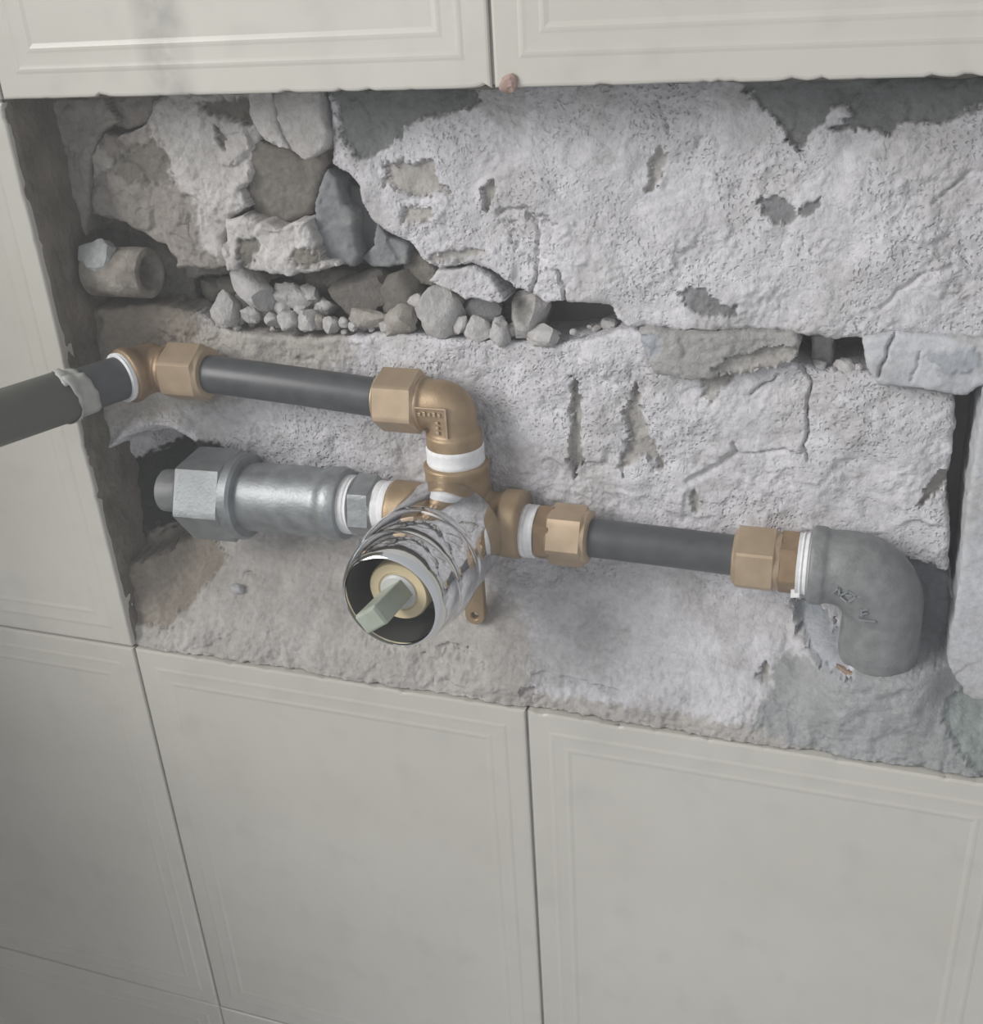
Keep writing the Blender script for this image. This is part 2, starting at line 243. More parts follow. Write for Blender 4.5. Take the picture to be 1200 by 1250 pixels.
def link(name, me, mat=None, parent=None):
    o = bpy.data.objects.new(name, me)
    COL.objects.link(o)
    if mat is not None and me is not None and len(me.materials) == 0:
        me.materials.append(mat)
    if parent is not None:
        o.parent = parent
        o.matrix_parent_inverse = parent.matrix_world.inverted()
    return o

def tag(o, label=None, cat=None, group=None, kind=None):
    if label: o['label'] = label
    if cat: o['category'] = cat
    if group: o['group'] = group
    if kind: o['kind'] = kind
    return o

def thing(name, loc, label, cat, group=None):
    o = bpy.data.objects.new(name, None); COL.objects.link(o)
    o.empty_display_size = 0.01
    o.location = loc
    o.matrix_world = Matrix.Translation(loc)
    return tag(o, label, cat, group)

class MB:
    """collects shapes, all in world coordinates, into one mesh"""
    def __init__(self): self.v = []; self.f = []
    def add(self, vs, fs):
        n = len(self.v); self.v += [Vector(v) for v in vs]; self.f += [tuple(i + n for i in f) for f in fs]
    def lathe(self, p0, d, prof, segs=48, hexa=None, rot=0.0, caps=True):
        """prof: (t, r) along d; hexa = half width across flats"""
        d = Vector(d).normalized(); p0 = Vector(p0)
        u = d.orthogonal().normalized()
        if abs(d.z) < 0.9: u = (Vector((0, 0, 1)) - d * d.z).normalized()
        w = d.cross(u)
        vs = []; fs = []
        for (t, r) in prof:
            for k in range(segs):
                a = 2 * math.pi * k / segs + 1e-4
                rr = r
                if hexa:
                    b = ((a + rot) % (math.pi / 3)) - math.pi / 6
                    rr = min(r, hexa / math.cos(b))
                vs.append(p0 + d * t + (u * math.cos(a) + w * math.sin(a)) * rr)
        n = len(prof)
        for i in range(n - 1):
            for k in range(segs):
                k2 = (k + 1) % segs
                fs.append((i * segs + k, i * segs + k2, (i + 1) * segs + k2, (i + 1) * segs + k))
        if caps:
            fs.append(tuple(range(segs))[::-1]); fs.append(tuple((n - 1) * segs + k for k in range(segs)))
        self.add(vs, fs); return self
    def sweep(self, pts, radii, segs=40):
        pts = [Vector(p) for p in pts]
        vs = []; fs = []
        t0 = (pts[1] - pts[0]).normalized(); u = t0.orthogonal().normalized()
        for i, p in enumerate(pts):
            t = (pts[min(i + 1, len(pts) - 1)] - pts[max(i - 1, 0)]).normalized()
            u = (u - t * u.dot(t)).normalized(); w = t.cross(u)
            for k in range(segs):
                a = 2 * math.pi * k / segs
                vs.append(p + (u * math.cos(a) + w * math.sin(a)) * radii[i])
        for i in range(len(pts) - 1):
            for k in range(segs):
                k2 = (k + 1) % segs
                fs.append((i * segs + k, i * segs + k2, (i + 1) * segs + k2, (i + 1) * segs + k))
        fs.append(tuple(range(segs))[::-1]); fs.append(tuple((len(pts) - 1) * segs + k for k in range(segs)))
        self.add(vs, fs); return self
    def box(self, c, ax, ay, az):
        c = Vector(c); ax = Vector(ax); ay = Vector(ay); az = Vector(az)
        vs = [c + ax * i + ay * j + az * k for i in (-1, 1) for j in (-1, 1) for k in (-1, 1)]
        fs = [(0, 1, 3, 2), (4, 6, 7, 5), (0, 4, 5, 1), (2, 3, 7, 6), (0, 2, 6, 4), (1, 5, 7, 3)]
        self.add(vs, fs); return self
    def build(self, name, mat, parent=None, angle=32, remesh=None, bevel=None, smooth=True):
        base = Vector((0, 0, 0)) if parent is not None else None
        me = new_mesh(name, self.v, self.f, smooth, angle)
        bm = bmesh.new(); bm.from_mesh(me); bmesh.ops.recalc_face_normals(bm, faces=bm.faces); bm.to_mesh(me); bm.free()
        if smooth:
            me.set_sharp_from_angle(angle=math.radians(angle))
        o = link(name, me, mat, parent)
        if remesh:
            r = o.modifiers.new('remesh', 'REMESH'); r.mode = 'VOXEL'; r.voxel_size = remesh; r.use_smooth_shade = True
            s = o.modifiers.new('smooth', 'SMOOTH'); s.iterations = 6; s.factor = 0.6
        if bevel:
            b = o.modifiers.new('bevel', 'BEVEL'); b.width = bevel; b.segments = 2; b.limit_method = 'ANGLE'; b.angle_limit = math.radians(40)
        return o

# ---- numpy noise
_rs = np.random.RandomState(7)
_perm = _rs.permutation(4096)
_ang = _rs.rand(4096) * 2 * np.pi
_gx, _gy = np.cos(_ang), np.sin(_ang)
def gnoise(x, y, seed=0):
    xi = np.floor(x).astype(int); yi = np.floor(y).astype(int)
    xf = x - xi; yf = y - yi
    def g(ix, iy, dx, dy):
        h = _perm[(_perm[(ix + seed * 131) & 4095] + iy) & 4095]
        return _gx[h] * dx + _gy[h] * dy
    u = xf * xf * xf * (xf * (xf * 6 - 15) + 10); v = yf * yf * yf * (yf * (yf * 6 - 15) + 10)
    a = g(xi, yi, xf, yf); b = g(xi + 1, yi, xf - 1, yf); c = g(xi, yi + 1, xf, yf - 1); d = g(xi + 1, yi + 1, xf - 1, yf - 1)
    return ((a * (1 - u) + b * u) * (1 - v) + (c * (1 - u) + d * u) * v) * 1.5
def fbm(x, y, scale, octv=4, seed=0, gain=0.5):
    s = 0; a = 1.0; f = 1.0 / scale
    for o in range(octv):
        s = s + a * gnoise(x * f + 17.3 * o, y * f - 9.1 * o, seed + o); a *= gain; f *= 2.03
    return s
def facets(x, y, size, seed=0, k=26.0):
    """chipped surface: each worley cell carries its own tilted plane"""
    X = x / size; Y = y / size
    xi = np.floor(X).astype(int); yi = np.floor(Y).astype(int)
    tot = np.full(X.shape, 1e-9); val = np.zeros(X.shape)
    for dx in (-1, 0, 1):
        for dy in (-1, 0, 1):
            h = _perm[(_perm[(xi + dx + seed * 57) & 4095] + yi + dy) & 4095]
            px = xi + dx + (h & 63) / 63.0; py = yi + dy + ((h >> 6) & 63) / 63.0
            d = (X - px) ** 2 + (Y - py) ** 2
            j = _perm[h]
            pl = (X - px) * _gx[j] * 0.9 + (Y - py) * _gy[j] * 0.9 + ((j & 255) / 255.0 - 0.5) * 0.5
            w = np.exp(-k * d); tot = tot + w; val = val + w * pl
    return val / tot
def sstep(a, b, t):
    t = np.clip((t - a) / (b - a), 0, 1); return t * t * (3 - 2 * t)
def poly_sdf(P, x, z):
    """positive inside"""
    P = np.array(P, float); n = len(P)
    d = np.full(x.shape, 1e9); ins = np.zeros(x.shape, bool)
    for i in range(n):
        a = P[i]; b = P[(i + 1) % n]
        e = b - a; wx = x - a[0]; wz = z - a[1]
        t = np.clip((wx * e[0] + wz * e[1]) / (e @ e + 1e-9), 0, 1)
        d = np.minimum(d, (wx - e[0] * t) ** 2 + (wz - e[1] * t) ** 2)
        c = ((a[1] > z) != (b[1] > z)) & (x < (b[0] - a[0]) * (z - a[1]) / (b[1] - a[1] + 1e-12) + a[0])
        ins ^= c
    d = np.sqrt(d)
    return np.where(ins, d, -d)
def line_dist(P, x, z):
    d = np.full(x.shape, 1e9)
    for a, b in zip(P[:-1], P[1:]):
        a = np.array(a, float); b = np.array(b, float); e = b - a
        t = np.clip(((x - a[0]) * e[0] + (z - a[1]) * e[1]) / (e @ e + 1e-9), 0, 1)
        d = np.minimum(d, np.hypot(x - a[0] - e[0] * t, z - a[1] - e[1] * t))
    return d

# ================================================================ materials
def mat_new(name):
    m = bpy.data.materials.new(name); m.use_nodes = True
    nt = m.node_tree; b = nt.nodes['Principled BSDF']
    return m, nt, b
def node(nt, typ, **kw):
    n = nt.nodes.new(typ)
    for k, v in kw.items():
        if k.startswith('i_'): n.inputs[k[2:].replace('_', ' ')].default_value = v
        else: setattr(n, k, v)
    return n
def ramp(nt, stops):
    r = nt.nodes.new('ShaderNodeValToRGB')
    while len(r.color_ramp.elements) < len(stops): r.color_ramp.elements.new(0.5)
    for e, (p, c) in zip(r.color_ramp.elements, stops):
        e.position = p; e.color = (*c, 1) if len(c) == 3 else c
    return r
def simple(name, c0, c1, rough=0.4, metal=0.0, scale=300, bump=0.0, bscale=900, spec=0.5, rvar=0.1, dist=0.0004):
    m, nt, b = mat_new(name)
    tc = node(nt, 'ShaderNodeTexCoord')
    n = node(nt, 'ShaderNodeTexNoise'); n.inputs['Scale'].default_value = scale; n.inputs['Detail'].default_value = 5
    nt.links.new(tc.outputs['Object'], n.inputs['Vector'])
    r = ramp(nt, [(0.3, c0), (0.7, c1)])
    nt.links.new(n.outputs['Fac'], r.inputs['Fac']); nt.links.new(r.outputs['Color'], b.inputs['Base Color'])
    mr = node(nt, 'ShaderNodeMapRange'); mr.inputs['To Min'].default_value = rough - rvar; mr.inputs['To Max'].default_value = rough + rvar
    nt.links.new(n.outputs['Fac'], mr.inputs['Value']); nt.links.new(mr.outputs['Result'], b.inputs['Roughness'])
    b.inputs['Metallic'].default_value = metal
    b.inputs['Specular IOR Level'].default_value = spec
    if bump:
        n2 = node(nt, 'ShaderNodeTexNoise'); n2.inputs['Scale'].default_value = bscale; n2.inputs['Detail'].default_value = 3
        nt.links.new(tc.outputs['Object'], n2.inputs['Vector'])
        bp = node(nt, 'ShaderNodeBump'); bp.inputs['Strength'].default_value = bump; bp.inputs['Distance'].default_value = dist
        nt.links.new(n2.outputs['Fac'], bp.inputs['Height']); nt.links.new(bp.outputs['Normal'], b.inputs['Normal'])
    return m

M = {}
M['brass'] = simple('brass', lin(154, 132, 104), lin(174, 152, 124), 0.48, 0.45, 120, 0.25, 1500)
M['brass_bright'] = simple('brass_bright', lin(178, 157, 130), lin(194, 173, 148), 0.44, 0.5, 120, 0.08, 1500)
M['brass_dark'] = simple('brass_dark', lin(142, 120, 94), lin(165, 140, 114), 0.5, 0.5, 120, 0.3, 1500)
M['chrome'] = simple('chrome', (0.72, 0.73, 0.74), (0.80, 0.80, 0.81), 0.06, 1.0, 60, rvar=0.03)
M['galv'] = simple('galvanised', lin(140, 144, 146), lin(170, 174, 176), 0.46, 0.6, 160, 0.35, 700)
M['iron'] = simple('cast_iron', lin(120, 122, 122), lin(144, 146, 146), 0.55, 0.25, 180, 0.5, 900)
M['iron_dark'] = simple('iron_dark', lin(90, 92, 92), lin(112, 114, 114), 0.5, 0.3, 180, 0.4, 900)
M['black_pipe'] = simple('black_plastic', lin(72, 74, 76), lin(84, 86, 88), 0.40, 0.0, 150, 0.05, 700)
M['grey_pipe'] = simple('grey_green_plastic', lin(84, 87, 80), lin(94, 96, 89), 0.55, 0.0, 60, 0.1, 700)
M['tape'] = simple('thread_tape', lin(225, 226, 228), lin(240, 240, 240), 0.55, 0, 400, 0.4, 900)
M['grey_tape'] = simple('grey_tape', lin(160, 161, 156), lin(184, 184, 178), 0.45, 0, 200, 0.2, 700)
M['cream'] = simple('cream_plastic', lin(214, 198, 160), lin(224, 208, 172), 0.4, 0, 100)
M['white_plastic'] = simple('white_plastic', lin(196, 198, 196), lin(208, 208, 206), 0.4, 0, 100)
M['stem'] = simple('stem_plastic', lin(156, 164, 150), lin(172, 178, 166), 0.4, 0, 140, 0.1, 800)
M['cavity'] = simple('sleeve_inside', lin(70, 72, 68), lin(84, 86, 82), 0.5, 0.2, 100)
M['old_pipe'] = simple('old_pipe', lin(104, 98, 90), lin(158, 152, 144), 0.85, 0, 130, 1.0, 500, dist=0.0008)
M['rust'] = simple('rust', lin(132, 112, 96), lin(156, 136, 118), 0.8, 0, 200, 0.6, 700)
M['brick'] = simple('terracotta', lin(152, 128, 118), lin(174, 150, 140), 0.9, 0, 400, 0.6, 900)
M['reveal'] = simple('raw_plaster', lin(96, 90, 80), lin(128, 120, 110), 0.95, 0, 70, 1.0, 350, dist=0.001)
M['mortar'] = simple('mortar_bed', lin(128, 126, 122), lin(152, 150, 146), 0.95, 0, 60, 0.8, 400)

def stone_material(name, pit=0.0, rough_bump=0.6):
    m, nt, b = mat_new(name)
    tc = node(nt, 'ShaderNodeTexCoord')
    at = node(nt, 'ShaderNodeAttribute'); at.attribute_name = 'Col'
    n = node(nt, 'ShaderNodeTexNoise'); n.inputs['Scale'].default_value = 55; n.inputs['Detail'].default_value = 8; n.inputs['Roughness'].default_value = 0.65
    nt.links.new(tc.outputs['Object'], n.inputs['Vector'])
    r = ramp(nt, [(0.25, (0.80, 0.79, 0.78)), (0.75, (1.10, 1.10, 1.10))])
    nt.links.new(n.outputs['Fac'], r.inputs['Fac'])
    mx = node(nt, 'ShaderNodeMix', data_type='RGBA', blend_type='MULTIPLY'); mx.inputs[0].default_value = 1.0
    nt.links.new(at.outputs['Color'], mx.inputs[6]); nt.links.new(r.outputs['Color'], mx.inputs[7])
    ns = node(nt, 'ShaderNodeTexNoise'); ns.inputs['Scale'].default_value = 380; ns.inputs['Detail'].default_value = 5; ns.inputs['Roughness'].default_value = 0.7
    nt.links.new(tc.outputs['Object'], ns.inputs['Vector'])
    rs_ = ramp(nt, [(0.30, (0.80, 0.80, 0.79)), (0.55, (1.0, 1.0, 1.0)), (0.75, (1.08, 1.08, 1.08))])
    nt.links.new(ns.outputs['Fac'], rs_.inputs['Fac'])
    mx2 = node(nt, 'ShaderNodeMix', data_type='RGBA', blend_type='MULTIPLY'); mx2.inputs[0].default_value = 1.0
    nt.links.new(mx.outputs[2], mx2.inputs[6]); nt.links.new(rs_.outputs['Color'], mx2.inputs[7])
    nt.links.new(mx2.outputs[2], b.inputs['Base Color'])
    b.inputs['Roughness'].default_value = 0.93; b.inputs['Specular IOR Level'].default_value = 0.2
    n2 = node(nt, 'ShaderNodeTexNoise'); n2.inputs['Scale'].default_value = 420; n2.inputs['Detail'].default_value = 6; n2.inputs['Roughness'].default_value = 0.65
    nt.links.new(tc.outputs['Object'], n2.inputs['Vector'])
    bp = node(nt, 'ShaderNodeBump'); bp.inputs['Strength'].default_value = rough_bump; bp.inputs['Distance'].default_value = 0.0012
    nt.links.new(n2.outputs['Fac'], bp.inputs['Height'])
    last = bp
    if pit:
        # bubbly pumice: small stretched pits where a broad noise lets them through
        n3 = node(nt, 'ShaderNodeTexNoise'); n3.inputs['Scale'].default_value = 90; n3.inputs['Detail'].default_value = 2
        nt.links.new(tc.outputs['Object'], n3.inputs['Vector'])
        warp = node(nt, 'ShaderNodeMix', data_type='RGBA', blend_type='ADD'); warp.inputs[0].default_value = 0.006
        nt.links.new(tc.outputs['Object'], warp.inputs[6]); nt.links.new(n3.outputs['Color'], warp.inputs[7])
        v = node(nt, 'ShaderNodeTexVoronoi'); v.inputs['Scale'].default_value = 560; v.feature = 'SMOOTH_F1'; v.inputs['Smoothness'].default_value = 0.4
        nt.links.new(warp.outputs[2], v.inputs['Vector'])
        mr = node(nt, 'ShaderNodeMapRange'); mr.inputs['From Min'].default_value = 0.12; mr.inputs['From Max'].default_value = 0.42
        nt.links.new(v.outputs['Distance'], mr.inputs['Value'])
        n4 = node(nt, 'ShaderNodeTexNoise'); n4.inputs['Scale'].default_value = 38; n4.inputs['Detail'].default_value = 4
        nt.links.new(tc.outputs['Object'], n4.inputs['Vector'])
        ms = node(nt, 'ShaderNodeMapRange'); ms.inputs['From Min'].default_value = 0.34; ms.inputs['From Max'].default_value = 0.58
        nt.links.new(n4.outputs['Fac'], ms.inputs['Value'])
        m0 = node(nt, 'ShaderNodeMath', operation='MULTIPLY'); m0.inputs[1].default_value = pit
        nt.links.new(ms.outputs['Result'], m0.inputs[0])
        mul = node(nt, 'ShaderNodeMath', operation='MULTIPLY')
        nt.links.new(m0.outputs[0], mul.inputs[0]); nt.links.new(at.outputs['Alpha'], mul.inputs[1])
        b2 = node(nt, 'ShaderNodeBump'); b2.inputs['Distance'].default_value = 0.0016
        nt.links.new(mul.outputs[0], b2.inputs['Strength']); nt.links.new(mr.outputs['Result'], b2.inputs['Height'])
        nt.links.new(bp.outputs['Normal'], b2.inputs['Normal'])
        last = b2
    nt.links.new(last.outputs['Normal'], b.inputs['Normal'])
    return m
M['pumice'] = stone_material('pumice_stone', 0.62, 0.75)
M['stone'] = stone_material('broken_stone', 0.0, 0.9)
M['smooth_stone'] = stone_material('smooth_mortar', 0.0, 0.45)

C = {
    'white': lin(214, 213, 217), 'white_warm': lin(206, 203, 201), 'brown': lin(180, 177, 173), 'cement': lin(134, 136, 136), 'cement_pale': lin(164, 166, 167),
    'cement_green': lin(150, 158, 156), 'blue_cement': lin(176, 180, 186), 'chip': lin(142, 142, 144), 'bitumen_and_shade': lin(52, 53, 52), 'beige': lin(186, 182, 176),
    'dust': lin(188, 184, 180), 'brown_dust': lin(150, 142, 132), 'brown_stone': lin(160, 154, 148), 'brown_dark': lin(132, 128, 121), 'grey': lin(138, 141, 144),
    'grey_dark': lin(112, 114, 116), 'shaded_brown_face': lin(132, 127, 120), 'mortar': lin(176, 175, 174), 'pale': lin(196, 198, 202), 'deep': lin(132, 129, 124),
}

# ================================================================ the tiled wall
TW, TH = 0.2, 0.2514
random.seed(4)
def tile_material(name, smear=False):
    m, nt, b = mat_new(name)
    tc = node(nt, 'ShaderNodeTexCoord')
    n = node(nt, 'ShaderNodeTexNoise'); n.inputs['Scale'].default_value = 9; n.inputs['Detail'].default_value = 6
    nt.links.new(tc.outputs['Object'], n.inputs['Vector'])
    r = ramp(nt, [(0.3, lin(192, 189, 180)), (0.7, lin(202, 199, 191))])
    nt.links.new(n.outputs['Fac'], r.inputs['Fac'])
    col = r.outputs['Color']
    def mask(scale, lo, hi):
        q = node(nt, 'ShaderNodeTexNoise'); q.inputs['Scale'].default_value = scale; q.inputs['Detail'].default_value = 7
        nt.links.new(tc.outputs['Object'], q.inputs['Vector'])
        k = node(nt, 'ShaderNodeMapRange'); k.inputs['From Min'].default_value = lo; k.inputs['From Max'].default_value = hi
        nt.links.new(q.outputs['Fac'], k.inputs['Value']); return k.outputs['Result']
    d = node(nt, 'ShaderNodeMix', data_type='RGBA'); d.inputs[7].default_value = (*lin(168, 166, 160), 1)
    k = node(nt, 'ShaderNodeMath', operation='MULTIPLY'); k.inputs[1].default_value = 0.25
    nt.links.new(mask(60, 0.52, 0.75), k.inputs[0]); nt.links.new(k.outputs[0], d.inputs[0]); nt.links.new(col, d.inputs[6]); col = d.outputs[2]
    if smear:
        # a vertical streak of dried cement water about 77 mm from the tile's left edge
        sx = node(nt, 'ShaderNodeSeparateXYZ'); nt.links.new(tc.outputs['Object'], sx.inputs[0])
        a = node(nt, 'ShaderNodeMath', operation='SUBTRACT'); a.inputs[1].default_value = 0.0765
        nt.links.new(sx.outputs['X'], a.inputs[0])
        ab = node(nt, 'ShaderNodeMath', operation='ABSOLUTE'); nt.links.new(a.outputs[0], ab.inputs[0])
        mr = node(nt, 'ShaderNodeMapRange'); mr.inputs['From Min'].default_value = 0.013; mr.inputs['From Max'].default_value = 0.0
        nt.links.new(ab.outputs[0], mr.inputs['Value'])
        mu = node(nt, 'ShaderNodeMath', operation='MULTIPLY'); nt.links.new(mr.outputs['Result'], mu.inputs[0])
        nt.links.new(mask(70, 0.30, 0.62), mu.inputs[1])
        m2 = node(nt, 'ShaderNodeMath', operation='MULTIPLY'); m2.inputs[1].default_value = 1.0; nt.links.new(mu.outputs[0], m2.inputs[0])
        e = node(nt, 'ShaderNodeMix', data_type='RGBA'); e.inputs[7].default_value = (*lin(140, 138, 135), 1)
        nt.links.new(m2.outputs[0], e.inputs[0]); nt.links.new(col, e.inputs[6]); col = e.outputs[2]
    nt.links.new(col, b.inputs['Base Color'])
    b.inputs['Roughness'].default_value = 0.30; b.inputs['Specular IOR Level'].default_value = 0.45
    return m
M['tile'] = tile_material('glazed_tile'); M['tile_smear'] = tile_material('glazed_tile_smear', True)

def tile_mesh(name, chip=(), seed=0):
    """one glazed tile with a moulded frame; origin at its lower left corner; chip = sides left ragged by the cut"""
    g = 0.0006
    prof = [(0, 0.0072), (0, 0.0008), (0.0004, 0.0002), (0.0011, 0), (0.0088, 0), (0.0098, -0.00022), (0.0106, -0.00028), (0.0114, -0.00018), (0.0122, -0.00012), (0.0160, -0.00012),
            (0.0169, -0.00026), (0.0177, -0.00030), (0.0186, -0.00012), (0.0194, 0.0), (0.0210, 0.0)]
    n = 90 if chip else 6
    rs = random.Random(seed)
    vs = []; fs = []
    for (d, y) in prof:
        x0, x1, z0, z1 = g + d, TW - g - d, g + d, TH - g - d
        for side in range(4):
            for k in range(n):
                t = k / n
                vs.append([(x0 + (x1 - x0) * t, y, z0), (x1, y, z0 + (z1 - z0) * t), (x1 - (x1 - x0) * t, y, z1), (x0, y, z1 - (z1 - z0) * t)][side])
    N = 4 * n
    if chip:
        a = [0.0] * N
        for side in range(4):
            if side not in chip: continue
            for k in range(n):
                t = k * 0.25 + side * 31 + seed * 13
                w = max(0, gnoise(np.array([t * 0.21]), np.array([seed + 0.5]), 3)[0]) * 0.0006 + max(0, gnoise(np.array([t * 1.9]), np.array([seed + 4.5]), 5)[0] - 0.33) * 0.0018
                a[side * n + k] = w * min(1, k / 4)
        dirs = [(0, 1), (-1, 0), (0, -1), (1, 0)]
        for ring in range(4):
            f = [0.45, 1.0, 1.15, 1.0][ring]
            for j in range(N):
                dx, dz = dirs[j // n]
                x, y, z = vs[ring * N + j]
                vs[ring * N + j] = (x + dx * a[j] * f, y, z + dz * a[j] * f)
    for i in range(len(prof) - 1):
        for j in range(N):
            j2 = (j + 1) % N
            fs.append((i * N + j, i * N + j2, (i + 1) * N + j2, (i + 1) * N + j))
    fs.append(tuple((len(prof) - 1) * N + j for j in range(N)))
    return new_mesh(name, vs, fs, True, 5)

# mortar bed behind the tiles, a slab with the rectangular opening left in it
X0, X1, Z0, Z1 = -0.6, 1.0, -0.7543, 0.7542
OX0, OX1, OZ0, OZ1 = -0.0015, 0.4015, -0.0015, TH + 0.0015
wf = MB()
def slab(mb, x0, x1, z0, z1, y0, y1):
    mb.box(((x0 + x1) / 2, (y0 + y1) / 2, (z0 + z1) / 2), ((x1 - x0) / 2, 0, 0), (0, (y1 - y0) / 2, 0), (0, 0, (z1 - z0) / 2))
slab(wf, X0, OX0, Z0, Z1, 0.0014, 0.065); slab(wf, OX1, X1, Z0, Z1, 0.0014, 0.065)
slab(wf, OX0, OX1, Z0, OZ0, 0.0014, 0.065); slab(wf, OX0, OX1, OZ1, Z1, 0.0014, 0.065)
wall_front = wf.build('wall_front', M['mortar'], None, smooth=False)
tag(wall_front, 'wall of pale cream glazed tiles around the rectangular opening', None, None, 'structure')

plain_tile = tile_mesh('tile')
specials = {(0, 1): (0,), (1, 1): (0,), (0, -1): (2,), (1, -1): (2,), (-1, 0): (1,), (2, 0): (3,)}
for ci in range(-3, 5):
    for ri in range(-3, 3):
        if ri == 0 and ci in (0, 1): continue
        ch = specials.get((ci, ri))
        me = tile_mesh('tile', ch, seed=abs(ci * 3 + ri * 7)) if ch else plain_tile
        o = link('tile', me, M['tile_smear'] if (ci, ri) == (0, 1) else M['tile'], wall_front)
        o.location = (ci * TW, 0, ri * TH)
        o.rotation_euler = (math.radians(random.uniform(-.12, .12)), 0, math.radians(random.uniform(-.12, .12))) if not ch else (0, 0, 0)

def rough_strip(name, origin, du, dv, nrm, lu, lv, nu, nv, amp, mat, parent, seed):
    """a rough cut face: lu along du, lv along dv, displaced along nrm"""
    U, V = np.meshgrid(np.linspace(0, lu, nu), np.linspace(0, lv, nv), indexing='ij')
    h = (fbm(U * 1000, V * 1000, 16, 5, seed) + 0.5 * facets(U * 1000, V * 1000, 11, seed)) * amp
    h = (h - h.min()) * 0.7 * sstep(0, 0.003, V)
    du, dv, nrm, origin = map(np.array, (du, dv, nrm, origin))
    P = origin + U[..., None] * du + V[..., None] * dv + h[..., None] * nrm
    vs = P.reshape(-1, 3).tolist()
    fs = [(i * nv + j, (i + 1) * nv + j, (i + 1) * nv + j + 1, i * nv + j + 1) for i in range(nu - 1) for j in range(nv - 1)]
    return link(name, new_mesh(name, vs, fs), mat, parent)
rough_strip('reveal', (-0.0012, 0.0016, -0.0012), (0, 0, 1), (0, 1, 0), (1, 0, 0), TH + 0.0024, 0.06, 220, 60, 0.0012, M['reveal'], wall_front, 3)
rough_strip('reveal', (0.4012, 0.0016, -0.0012), (0, 0, 1), (0, 1, 0), (-1, 0, 0), TH + 0.0024, 0.06, 160, 40, 0.0012, M['reveal'], wall_front, 5)
rough_strip('reveal', (-0.0012, 0.0016, TH + 0.0012), (1, 0, 0), (0, 1, 0), (0, 0, -1), 0.4024, 0.06, 260, 40, 0.0010, M['reveal'], wall_front, 9)

# brown wall added out of view on the left to shade the lower-left tiles
pw = MB(); slab(pw, -0.38, -0.205, -0.7543, 0.09, -0.60, 0.0)
slab(pw, -0.38, -0.205, 0.09, 0.7542, -0.17, 0.0)
tag(pw.build('added_shade_wall', simple('shade_wall_brown', lin(104, 90, 68), lin(118, 102, 80), 0.6), None, smooth=False), 'unseen brown wall added to shade the left tiles', None, None, 'structure')

